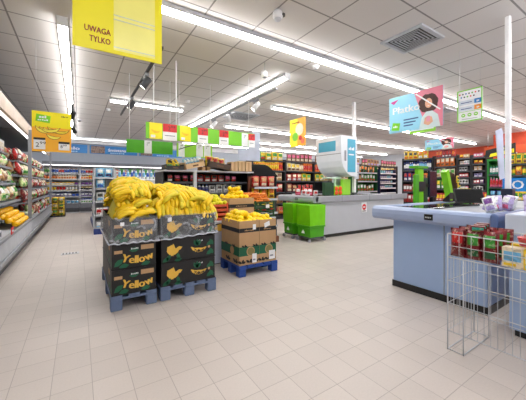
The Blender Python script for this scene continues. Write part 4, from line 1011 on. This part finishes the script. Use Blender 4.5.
# ------------------------------------------------------------------ snack shelves across the back (facing -Y)
SZ = [.14, .52, .92, 1.3, 1.66, 2.0]
sk = [[('bag', ('orange', 'yellow', 'brown')), ('bag', ('tan', 'red', 'orange')), ('pouch', ('brown', 'orange', 'cream'))],
      [('bag', ('yellow', 'orange', 'green')), ('pouch', ('green', 'yellow', 'red')), ('bag', ('tan', 'orange', 'brown'))],
      [('bag', ('red', 'cream', 'darkred')), ('bag', ('darkred', 'tan', 'cream')), ('pouch', ('black', 'red', 'orange'))],
      [('bag', ('red', 'cream', 'white')), ('bag', ('yellow', 'green', 'cream')), ('bag', ('cream', 'brown', 'tan'))],
      [('jar', ('orange', 'red', 'orange')), ('jar', ('tan', 'cream', 'brown')), ('pouch', ('cream', 'yellow', 'brown')), ('pouch', ('lilac', 'tan', 'brown'))],
      [('bag', ('yellow', 'green', 'cream')), ('bag', ('green', 'yellow', 'red')), ('pouch', ('brown', 'pink', 'cream')), ('pouch', ('tan', 'brown', 'lilac'))]]
for i in range(6):
    x0 = 4.76+1.36*i
    nm = ['leftmost', 'second', 'third', 'fourth', 'fifth', 'rightmost'][i]
    gondola('snack_gondola', f'tall black snack shelving behind the far till, {nm} bay', 'shelf', (x0, 7.8, 0), 0, 1.35, .6, 2.05, SZ[1:], SHELFBLK, sd=.45, strip_m=DGREY)
    for k, z in enumerate(SZ):
        if i > 1 and k < 3: continue
        kk = sk[k]
        if k == 4 and i == 0: kk = [('jar', ('orange', 'red', 'orange')), ('jar', ('orange', 'yellow', 'yellow'))]
        if k == 5: kk = sk[5][:2] if i == 0 else sk[5][2:]
        run(((x0+.02, 7.93, z), 0), kk, 1.32, f'on the {SN[k]} shelf of the {nm} snack bay', 1.25, (2, 3), gap=-.015, back=.01, seed=200+i*10+k, fill=.31)
# ------------------------------------------------------------------ gondolas at right (facing -X, plane X = 9)
def rg(label, y1, W, m, zs, kk, nm, H=2.05, s=1.1, st=None, seed=0, top=None):
    gondola('display_gondola', label, 'shelf', (9.0, y1, 0), NX, W, .55, H, zs, m, sd=.45, strip_m=st or DGREY, base=.3, top=top)
    for k, z in enumerate(zs):
        run(((9.11, y1-.01, z), NX), kk[k % len(kk)], W-.02, f'on the {["lowest","second lowest","middle","second highest","highest","top"][5 if k == len(zs)-1 else min(k, 4)] if len(zs) < 7 else ["lowest","second","third","fourth","fifth","sixth","top"][k]} shelf of the {nm}', s, (1, 3), gap=.0, back=.01, seed=seed+k, fill=(zs[1]-zs[0])-.06)
rg('gondola bay with yellow packs above blue bottles, leftmost of the right hand shelves', 5.45, 1.0, SHELFBLK, [.6, .95, 1.3, 1.65, 2.0],
   [[('pouch', ('red', 'white', 'darkred'))], [('pouch', ('brown', 'cream', 'orange')), ('box', ('darkred', 'white', 'red'))], [('box', ('orange', 'brown', 'yellow')), ('pouch', ('navy', 'red', 'white'))], [('bottle', ('navy', 'white', 'blue')), ('bottle', ('blue', 'skyblue', 'white'))], [('bag', ('yellow', 'black', 'orange')), ('bag', ('yellow', 'orange', 'white'))]], 'yellow and blue bay', s=.82, seed=300)
rg('brown gondola bay with red packs on top, under the far Płatko poster', 4.42, .62, P('rack_dark_brown', 60, 40, 34, .6), [.7, 1.05, 1.4, 1.72, 2.0],
   [[('box', ('red', 'yellow', 'white'))], [('pouch', ('green', 'yellow', 'white'))], [('pouch', ('cream', 'green', 'tan'))], [('bag', ('yellow', 'orange', 'red')), ('pouch', ('orange', 'cream', 'brown'))], [('box', ('red', 'orange', 'darkred')), ('box', ('darkred', 'red', 'white'))]], 'red topped bay', s=.75, seed=330)
mk = [[('pouch', ('orange', 'yellow', 'brown')), ('box', ('tan', 'cream', 'brown'))], [('box', ('grey', 'white', 'red')), ('box', ('pink', 'white', 'red'))], [('pouch', ('navy', 'white', 'grey')), ('box', ('white', 'black', 'navy'))], [('box', ('red', 'white', 'navy')), ('pouch', ('purple', 'white', 'grey'))], [('box', ('grey', 'black', 'white')), ('pouch', ('lilac', 'navy', 'white'))], [('box', ('white', 'grey', 'pink')), ('pouch', ('tan', 'grey', 'white'))]]
rg('dark shelving bay of boxed goods, left of two narrow bays by green rack', 3.79, .34, SHELFBLK, [.85, 1.03, 1.21, 1.39, 1.57, 1.75, 1.93], mk, 'left narrow bay', s=.6, seed=360, H=2.0)
rg('dark shelving bay of boxed goods, right of two narrow bays by green rack', 3.44, .34, SHELFBLK, [.85, 1.03, 1.21, 1.39, 1.57, 1.75, 1.93], mk[1:]+mk[:1], 'right narrow bay', s=.6, seed=380, H=2.0)
rg('bright green framed rack with teal and pink bottles left of the white pole', 3.08, .38, P('rack_green', 40, 150, 60, .5), [.8, 1.12, 1.45], [[('pouch', ('navy', 'skyblue', 'black'))], [('bottle', ('pink', 'red', 'white'))], [('bottle', ('teal', 'white', 'green'))]], 'green framed rack', s=.8, seed=400, H=1.8, top=P('rack_green', 40, 150, 60, .5))
rg('shelving bay with mixed yellow and green goods right of the white pole', 2.68, .95, P('rack_grey_green', 90, 120, 90, .5), [.8, 1.12, 1.42, 1.7], [[('box', ('yellow', 'green', 'white'))], [('box', ('yellow', 'brown', 'orange')), ('jar', ('brown', 'yellow', 'green'))], [('pouch', ('orange', 'yellow', 'brown')), ('jar', ('green', 'yellow', 'brown'))], [('box', ('brown', 'tan', 'orange')), ('pouch', ('yellow', 'green', 'brown'))]], 'bay right of the white pole', s=.8, seed=420, H=2.0)
t = thing('promo_wedge', 'black and yellow slanted promotional board on top of the green rack', 'sign', (9.05, 3.1, 1.881), NX)
MB().prism([(0, 0), (.62, .08), (.62, .34), (.02, .2)], (0, 0, 0), XP, ZP, .05).build('black_board', BLACK, t); MB().prism([(.1, .02), (.60, .10), (.60, .2), (.12, .1)], (0, -.052, 0), XP, ZP, .004).build('yellow_band', YEL, t); decal(t, 'round_mark', circ(.05, 12, .36, .22), YEL, .004, -.052)
MB().tube([(.06, -.01, 0), (.06, -.01, .05)], .01).tube([(.34, -.01, 0), (.34, -.01, .1)], .01).build('foot', BLACK, t)
t = thing('hanging_sign', 'blue board with white round lettering right of the white pole above the till', 'sign', (6.0, 1.82, 1.08), NX)
MB().box(0, .55, 0, .02, 0, .22).build('panel', P('board_blue', 20, 130, 210, .5), t); lettering(t, 'O', .2, (.12, -.003, .04), XP, ZP, WHITE, bold=.02); MB().box(.05, .08, 0, .02, -1.08, 0).box(.47, .5, 0, .02, -1.08, 0).build('leg', DGREY, t)
# green framed rack and stripe rack behind the far till
gondola('plant_rack', 'dark green framed rack with hanging cards behind the far till', 'rack', (7.95, 6.3, 0), 0, 1.1, .45, 1.85, [.6, .95, 1.3, 1.6], P('rack_green_dark', 24, 84, 44, .5), sd=.4)
for k, z in enumerate((.95, 1.3, 1.6)): run(((7.97, 6.37, z), 0), [('pouch', ('darkgreen', 'orange', 'black')), ('pouch', ('green', 'white', 'red')), ('box', ('black', 'tan', 'orange'))], 1.06, f'on the {["lower","middle","upper"][k]} shelf of the dark green rack', .95, (1, 2), gap=0, seed=500+k, fill=.26)
gondola('striped_rack', 'dark blue rack with white price strips behind the right end of the far till', 'rack', (9.1+.1, 6.3, 0), 0, 1.0, .45, 1.75, [.7, .88, 1.06, 1.24, 1.42, 1.6], P('rack_navy', 26, 34, 70, .5), sd=.4, strip_m=WHITE)
for k, z in enumerate((1.06, 1.24, 1.42, 1.6)): run(((9.22, 6.37, z), 0), [('brick', ('navy', 'white', 'blue')), ('brick', ('teal', 'skyblue', 'white'))], .96, f'on the {["fourth","third","second","top"][k]} level of the striped rack', 1.0, (2, 3), seed=520+k, fill=.12)

# ------------------------------------------------------------------ tills
def counter(label, x, y0, y1, L, m_body, m_bump, badge=True, body_in=.13, seams=(.45,)):
    """till: end face at x (facing -X), runs to x+L"""
    t = thing('checkout_counter', label, 'checkout', (x, y0, 0)); W = y1-y0
    MB().box(body_in, L-.1, .06, W-.2, .07, .80).build('body_panel', m_body, t)
    MB().box(body_in-.01, L-.09, .05, W-.19, 0, .07).build('kick', BLACK, t)
    for q in seams: MB().box(body_in-.004, body_in, q, q+.008, .07, .79).build('panel_seam', MGREY, t)
    # rounded bumper round the end and the two long sides
    prof = [(0, -.075), (-.03, -.07), (-.055, -.045), (-.06, 0), (-.055, .045), (-.03, .07), (0, .075)]
    m = MB()
    m.prism([(p[0]+.06, p[1]+.86) for p in prof]+[(.16, .935), (.16, .785)], (0, W, 0), XP, ZP, W).build('end_bumper', m_bump, t)
    for yy, sg in ((0, 1), (W, -1)):
        m = MB(); m.box(.07, L, min(yy, yy+sg*.05), max(yy, yy+sg*.05), .79, .935, bev=.02); m.build('side_bumper', m_bump, t)
    MB().box(.15, L, .05, W-.05, .79, .9).build('top_plate', LGREY, t)
    if badge:
        MB().box(-.006, .02, W*.40, W*.40+.085, .83, .89, bev=.004).build('badge', BLACK, t)
        scribble(t, (-.0065, W*.40+.072, .85), YN, ZP, .06, .02, OFFW, 4)
    return t
t = counter('large pale blue checkout counter at right, nearest the camera', 3.0, 1.0, 2.18, 3.6, COBLUE, COBUMP, seams=(.42,))
BELT = P('conveyor_belt', 40, 42, 46, .25, spec=.6)
MB().box(.35, 1.5, .1, .62, .9, .915, bev=.004).build('conveyor_belt', P('conveyor_belt_light', 150, 154, 164, .4), t); MB().box(1.5, 2.0, .1, .75, .9, .912).build('scanner_plate', METAL, t); MB().box(.25, 2.6, .70, 1.05, .9, .92, bev=.005).build('glass_strip', P('dark_glass', 26, 30, 34, .08), t)
MB().box(.0, .3, -.055, .0, .70, .94, bev=.02).build('rounded_corner', P('bumper_corner', 96, 116, 160, .35), t)
t = counter('white and grey checkout counter further away with green trolleys at its end', 4.19, 4.5, 5.76, 3.6, P('till_body_grey', 186, 188, 196, .4, var=.02), GBUMP, True, .3, (.4,))
MB().box(.35, 2.4, .15, .9, .9, .93, bev=.004).build('conveyor_belt', BELT, t)
for x in (.9, 1.9, 2.8): MB().box(x, x+.02, -.004, .0, .79, .935).build('bumper_joint', MGREY, t)
t = thing('no_entry_sign', 'small white card with red round mark on the long side of the far till', 'sign', (5.85, 4.548, .50)); MB().box(0, .2, 0, .008, 0, .24).build('card', WHITE, t); decal(t, 'red_ring', circ(.075, 16, .1, .13), RED, .002); decal(t, 'white_bar', rect(.06, .115, .14, .145), WHITE, .002, -.003); decal(t, 'caption_bar', rect(.03, .02, .17, .04), BLACK, .002)
# second pale unit right of the near till
t = thing('packing_table', 'pale blue and white packing unit at the right edge, next to the near till', 'packing table', (2.85, -.3, 0))
MB().box(.03, 1.6, .02, 1.13, .05, .80, bev=.004).build('body_panel', COBLUE, t); MB().box(.0, 1.65, .0, 1.15, .80, .965, bev=.012).build('top_slab', P('packing_top_white', 206, 216, 236, .35, var=.02), t); MB().box(.05, 1.55, .05, 1.1, 0, .05).build('kick', BLACK, t)

# cigarette dispenser on posts above the far till
t = thing('cigarette_dispenser', 'white suspended cigarette dispenser with curved belly and blue panels above the far till', 'dispenser', (5.06, 4.5, 1.38))
prof = [(0, .92), (0, .5), (.02, .36), (.08, .22), (.18, .1), (.3, .03), (.42, 0), (.56, 0), (.56, .95), (.03, .95)]
MB().prism(prof, (0, .82, 0), XP, ZP, .82).build('housing', P('dispenser_white', 222, 226, 232, .35, var=.02), t)
DBL = P('dispenser_blue', 70, 168, 200, .35, var=.03)
MB().prism(rect(-.72, .6, -.16, .84), (-.001, 0, 0), YN, ZP, .004).build('blue_panel', DBL, t); MB().prism(rect(-.14, .7, -.08, .8), (-.001, 0, 0), YN, ZP, .004).build('small_label', WHITE, t)
MB().prism(rect(-.82, .52, 0, .535), (-.001, 0, 0), YN, ZP, .003).build('seam', MGREY, t)
decal(t, 'blue_panel', rect(.22, .1, .5, .88), DBL, .004); decal(t, 'handle', rect(.12, .36, .16, .6), MGREY, .02)
scribble(t, (.26, -.006, .62), XP, ZP, .2, .07, WHITE, 4); decal(t, 'printed_line', rect(.26, .5, .44, .53), WHITE, .002, -.005)
MB().box(.2, .36, .35, .47, -.45, .02, bev=.01).build('support_post', LGREY, t)
t = thing('ceiling_pole', 'white square pole from the far till up to the ceiling beside the cigarette dispenser', 'pole', (5.66, 4.62, .935)); MB().box(-.035, .035, -.035, .035, 0, HC-.935, bev=.006).build('shaft', WHITE, t); MB().box(-.05, .05, -.05, .05, 0, .06).build('foot', DGREY, t)
t = thing('ceiling_pole', 'thick white pole rising from the near till to the ceiling at the right edge', 'pole', (4.30, 1.25, .905)); MB().box(-.027, .027, -.027, .027, .22, HC-.905, bev=.012).build('shaft', WHITE, t); MB().box(-.055, .055, -.055, .055, 0, .24, bev=.01).build('collar', P('collar_navy', 30, 36, 60, .4), t)
for i in range(3):
    o = MB().prism([(0, .02), (-.05, 0), (-.09, .54), (-.02, .58)], (4.225+.006*i, 1.262+.008*i, 1.25+.02*i), (.8, -.6, 0), ZP, .006).build('leaflet_strip', P('leaflet_pale', 206, 212, 232, .4, var=.1)); tag(o, f'long pale leaflet strip hanging on the thick white pole, {["nearest the pole","middle one","outermost"][i]}', 'leaflet', 'leaflets on the thick white pole')
t = thing('notice_board', 'small grey notice sheets hanging on the white pole over the far till', 'notice', (5.55, 4.52, 1.32)); MB().box(0, .16, 0, .01, 0, .16).box(.02, .18, .0, .01, .17, .34).build('sheet', P('notice_grey', 190, 192, 200, .6, var=.2, scale=40), t); MB().box(.14, .17, .01, .09, .1, .3).build('clip', BLACK, t)

# till equipment
def monitor(label, x, y, z, rz, w_, h_, tilt, mf=BLACK, stand=.12):
    t = thing('till_monitor', label, 'monitor', (x, y, z), rz)
    MB().box(-.08, .08, -.05, .07, 0, .015, bev=.004).build('foot', mf, t); MB().tube([(0, .02, .01), (0, .03, stand)], .015).build('stem', mf, t)
    M = Matrix.Translation((0, .02, stand)) @ Matrix.Rotation(R(-tilt), 4, 'X')
    MB().box(-w_/2, w_/2, -.015, .015, 0, h_, bev=.006, M=M).build('case', mf, t); MB().box(-w_/2+.012, w_/2-.012, -.0165, -.0155, .012, h_-.012, M=M).build('screen', P('screen_black', 10, 11, 14, .5, spec=.2), t)
monitor('black tilted till monitor on the near checkout counter', 4.38, 1.66, .916, R(-40), .36, .20, 22, stand=.03)
t = thing('till_column', 'tall lime green till column with black screen behind the near checkout', 'till column', (4.54, 2.45, 0))
MB().box(0, .17, 0, .06, .0, 1.45, bev=.01).build('column', GREEN, t); MB().box(-.06, .26, -.03, .12, 1.45, 1.49, bev=.008).build('cap', GREEND, t); MB().box(-.02, .19, -.02, -.001, 1.08, 1.24, bev=.005).build('keypad', BLACK, t)
MB().box(.17, .3, .0, .05, .6, 1.3, bev=.01).build('cable_duct', P('cable_duct_dark', 30, 60, 34, .6), t)
MB().box(-.12, .0, -.02, .02, .9, 1.35, bev=.01).build('side_arm', GREEND, t); MB().box(.32, .56, -.02, .02, .98, 1.42, bev=.01).build('black_screen', P('screen_blue_black', 30, 34, 52, .2), t); MB().box(.24, .33, .0, .03, 1.15, 1.2).build('bracket', BLACK, t)
t = thing('slanted_rack', 'black slanted tray with a green edge right of the lime green till column', 'rack', (5.45, 2.45, .0))
MB().prism([(0, .90), (.1, .9), (-.12+.0, 1.45), (-.2, 1.40)], (0, 0, 0), XP, ZP, .1).build('green_edge', GREEN, t); MB().prism([(.1, .9), (.42, .9), (.12, 1.38), (-.1, 1.42)], (0, .01, 0), XP, ZP, .09).build('tray', BLACK, t); MB().box(.0, .4, -.08, .02, 0, .9).build('stand', DGREY, t)
for i in range(3): put('pouch', ('yellow', 'black', 'green'), (5.7-.05*i, 2.33, 1.0+.11*i), 0, 'on the slanted tray by the green till column', .6, uniq=['lowest', 'middle', 'top'][i])
t = thing('card_terminal', 'black card terminal with green keys on the back edge of the near checkout', 'card terminal', (4.55, 2.0, .937)); MB().prism([(0, 0), (.09, 0), (.09, .03), (0, .12)], (0, 0, 0), YP, ZP, .12).build('body', BLACK, t); MB().box(.02, .1, -.003, .0, .02, .04).build('keys', GREEN, t)
t = thing('receipt_printer', 'small dark receipt printer with a white paper strip on the near checkout back edge', 'printer', (4.82, 1.98, .937)); MB().box(0, .16, 0, .14, 0, .13, bev=.012).build('body', P('printer_dark', 44, 46, 52, .5), t); MB().prism([(.04, .12), (.12, .12), (.125, .2), (.045, .2)], (0, .05, 0), XP, ZP, .002).build('paper_strip', WHITE, t)
t = thing('bag_holder', 'lime green box of folded bags on the back edge of the near checkout', 'box', (5.1, 1.98, .937)); MB().box(0, .18, 0, .12, 0, .15, bev=.006).build('holder', GREEN, t); MB().box(.02, .16, .02, .1, .15, .19).build('bags', YEL, t)
def chair(label, x, y, rz, m):
    t = thing('cashier_chair', label, 'chair', (x, y, 0), rz)
    MB().box(-.22, .22, -.22, .22, .60, .68, bev=.03).build('seat', m, t); MB().box(-.21, .21, .2, .26, .72, 1.1, bev=.03).build('backrest', m, t)
    MB().tube([(0, .2, .64), (0, .28, .7), (0, .27, .9)], .02).build('back_support', BLACK, t); MB().tube([(0, 0, .08), (0, 0, .6)], .03).build('gas_lift', METAL, t)
    for k in range(5):
        a = 2*PI*k/5; MB().tube([(0, 0, .1), (.28*math.cos(a), .28*math.sin(a), .06)], .02).build('leg', BLACK, t); MB().ell((.28*math.cos(a), .28*math.sin(a), .03), (.03, .03, .03), seg=8, rings=6).build('caster', BLACK, t)
chair('black cashier chair behind the near checkout, in front of the green column', 6.4, 2.75, R(200), BLACK)
chair('black cashier chair behind the far checkout', 6.2, 6.1, R(190), DGREY)
t = thing('till_terminal', 'lime green till terminal with orange fruit print on the far checkout', 'till', (4.98, 4.62, .935))
MB().box(0, .28, 0, .16, 0, .22, bev=.01).build('case', GREEN, t); MB().box(.30, .58, .02, .10, .0, .38, bev=.01).build('green_panel', PALEG, t); MB().box(-.3, .0, .02, .1, .0, .3, bev=.01).build('dark_panel', P('till_dark_green', 30, 70, 40, .5), t); MB().box(-.2, .3, .05, .2, .39, .42, bev=.01).box(.1, .14, .08, .12, .2, .4).build('canopy', P('till_canopy', 200, 226, 200, .5), t)
for i, (dx, dz) in enumerate(((.06, .16), (.19, .16), (.06, .06), (.19, .06))): MB().ell((dx, -.005, dz), (.06, .02, .055), seg=12, rings=6).build('orange_print', P('fruit_orange', 236, 90, 30, .4), t)
# things on the far till's end
for i in range(6):
    put(['box', 'pouch'][i % 2], [('white', 'red', 'grey'), ('red', 'white', 'pink')][i % 2], (4.36+.12*(i % 3), 4.85+.28*(i//3)+.06*(i % 2), .936), R(-30), 'on the near end of the far checkout', .78, uniq=ORD[i]+' from the camera')
for i in range(3):
    tag(MB().box(4.42+.14*i, 4.55+.14*i, 5.35, 5.50, .902, .96, bev=.01).build('newspaper_stack', P('newsprint', 210, 212, 216, .7, var=.25, scale=30)), f'low stack of white papers on the far checkout, {["nearest its end","middle one","furthest along"][i]}', 'papers', 'papers on the far checkout')
for i in range(4): put('box', ('red', 'yellow', 'white'), (5.35+.13*i, 2.0, .937), 0, 'in the row on the back edge of the near checkout', .8, uniq=ORD[i]+' from the left')
# candy bags on near till
for i, (x, y, r_) in enumerate(((3.22, 1.05, -80), (3.36, 1.06, -100), (3.50, 1.10, -60), (3.52, 1.04, -110), (3.66, 1.06, -90), (3.32, 1.12, -60))):
    put('bag', ('lilac', 'white', 'pink') if i % 2 else ('white', 'purple', 'lilac'), (x, y, .938), R(r_), 'heaped on the near corner of the near checkout', (.5, .9, .6), tilt=(R(-12), R(i*7-18)), uniq=['foremost', 'second', 'third', 'fourth', 'rear', 'leftmost'][i], noun='sweets bag')
put('bag', ('lilac', 'white', 'purple'), (3.22, .76, .968), R(-60), 'on the packing unit at the right edge', (.7, .9, .6), tilt=(R(-14), 0), uniq='pale lilac', noun='sweets bag')
put('bag', ('orange', 'cream', 'white'), (3.15, .60, .968), R(-60), 'on the packing unit at the right edge', (.7, .8, .45), tilt=(R(-30), 0), noun='sweets bag')

# ------------------------------------------------------------------ green trolleys at the far till
def trolley(label, y0, W):
    t = thing('green_trolley', label, 'trolley', (3.95, y0, 0)); D = .42
    MB().prism([(0, .34), (D, .34), (D+.015, .765), (-.02, .765)], (0, W, 0), XP, ZP, W).build('cover', GREEN, t)
    m = MB(); m.prism([(.02, .1), (D-.02, .1), (D, .33), (.0, .33)], (0, W-.02, 0), XP, ZP, W-.04); m.box(-.015, D+.015, -.0, W, .30, .335, bev=.006); m.build('basket', GREEND, t)
    MB().prism(rect(-W+.04, .13, -.04, .28), (-.001+.006, 0, 0), YN, ZP, .008).build('recess', P('trolley_recess', 70, 160, 15, .4), t)
    b = MB(); b.prism([(-W*.62, .17), (-W*.38, .17), (-W*.42, .21), (-W*.5, .25), (-W*.58, .21)], (-.006, 0, 0), YN, ZP, .003); b.build('white_emblem', WHITE, t)
    MB().box(.02, D-.02, .02, W-.02, .07, .1).build('chassis', DGREY, t)
    for x in (.0, D-.0):
        for y in (.02, W-.02):
            w2 = MB(); w2.tube([(x, y-.012, .035), (x, y+.012, .035)], .035, 12); w2.build('wheel', MGREY, t)
            MB().box(x-.01, x+.01, y-.02, y+.02, .04, .08).build('wheel_fork', METAL, t)
trolley('lime green wheeled trolley at the far till, nearer right one', 4.32, .42)
trolley('lime green wheeled trolley at the far till, further left one', 4.86, .36)

# ------------------------------------------------------------------ wire basket stand at the right
t = thing('wire_stand', 'chrome wire basket stand full of packets at the right front', 'wire stand', (2.25, -.25, 0)); W, D = 1.25, .44   # W along +Y, D along +X
fr = MB()
for x in (0, D):
    for y in (0, W-.1, W): fr.tube([(x, y, 0), (x, y, .84 if y != W-.1 else .67)], .004, 6)
fr.tube([(0, W, .006), (0, W-.1, .006), (D, W-.1, .006), (D, W, .006)], .004, 6, closed=True)
for z in (.14, .34, .50): fr.tube([(0, 0, z), (0, W, z), (D, W, z), (D, 0, z)], .003, 6, closed=True)
fr.build('frame', CHROME, t)
g = MB()
for z, r_ in ((.67, .004), (.755, .0025), (.84, .004)): g.tube([(0, 0, z), (0, W, z), (D, W, z), (D, 0, z)], r_, 6, closed=True)
n = 17
for i in range(n+1):
    y = W*i/n; g.tube([(0, y, .84), (0, y, .67), (D, y, .67), (D, y, .84)], .002, 5)
for i in range(1, 6): x = D*i/6; g.tube([(x, 0, .84), (x, 0, .67), (x, W, .67), (x, W, .84)], .002, 5)
g.build('basket', CHROME, t)
b = MB()
for i in range(n*2):
    y = W*i/(n*2); b.tube([(0, y, .67), (0, y, .14)], .0016, 4)
for i in range(1, 9): b.tube([(D*i/9, W, .67), (D*i/9, W, .14)], .0016, 4)
b.build('wire_grid', CHROME, t)
for i in range(3):
    for j in range(3):
        z_ = (i+j) % 2
        put('pouch', ('darkred', 'green', 'darkgreen') if j != 2 or i == 1 else ('darkred', 'red', 'darkred'), (2.31+.13*i, .765+.095*j, .674), R(-90), 'in the wire basket stand, left group', (.6, .95, .98), uniq=f'{["front","middle","back"][i]} row {["third","second","first"][j]} from the left', noun='coffee pouch')
for j in range(3): put('box', ('darkred', 'teal', 'green'), (2.32+.1*j, .84+.02*j, .872), R(-70), 'lying on top of the coffee pouches in the wire stand', (.7, .7, .25), uniq=['front', 'middle', 'rear'][j])
for i in range(2):
    for j in range(3): put('box', [('cream', 'skyblue', 'yellow'), ('yellow', 'cream', 'skyblue')][(i+j) % 2], (2.31+.16*i, .43+.105*j, .674), R(-90), 'in the wire basket stand, middle group', (.95, .95, .85), uniq=f'{["front","rear"][i]} row {["third","second","first"][j]} from the left')
for j in range(4): put('box', ('red', 'cream', 'pink'), (2.31+.18*(j % 2), .20+.11*(j//2), .674), R(-90), 'in the wire basket stand, right group', (.95, .95, 1), uniq=['front left', 'rear left', 'front right', 'rear right'][j])
for j in range(4): put('tub', [('pink', 'red', 'red'), ('cream', 'brown', 'red')][j % 2], (2.34+.12*(j % 2), .45+.13*(j//2), .812), 0, 'on top of the pale boxes in the wire stand', .9, uniq=['front right', 'rear right', 'front left', 'rear left'][j])

# floor drain in the left aisle
t = thing('floor_drain', 'small grey metal drain cover in the floor of the left aisle', 'drain', (-.05-.2, 5.85, 0)); MB().box(0, .26, 0, .16, .0, .004).build('frame', METAL, t)
for i in range(5): MB().box(.02+.046*i, .04+.046*i, .02, .14, .004, .005).build('slot', BLACK, t)
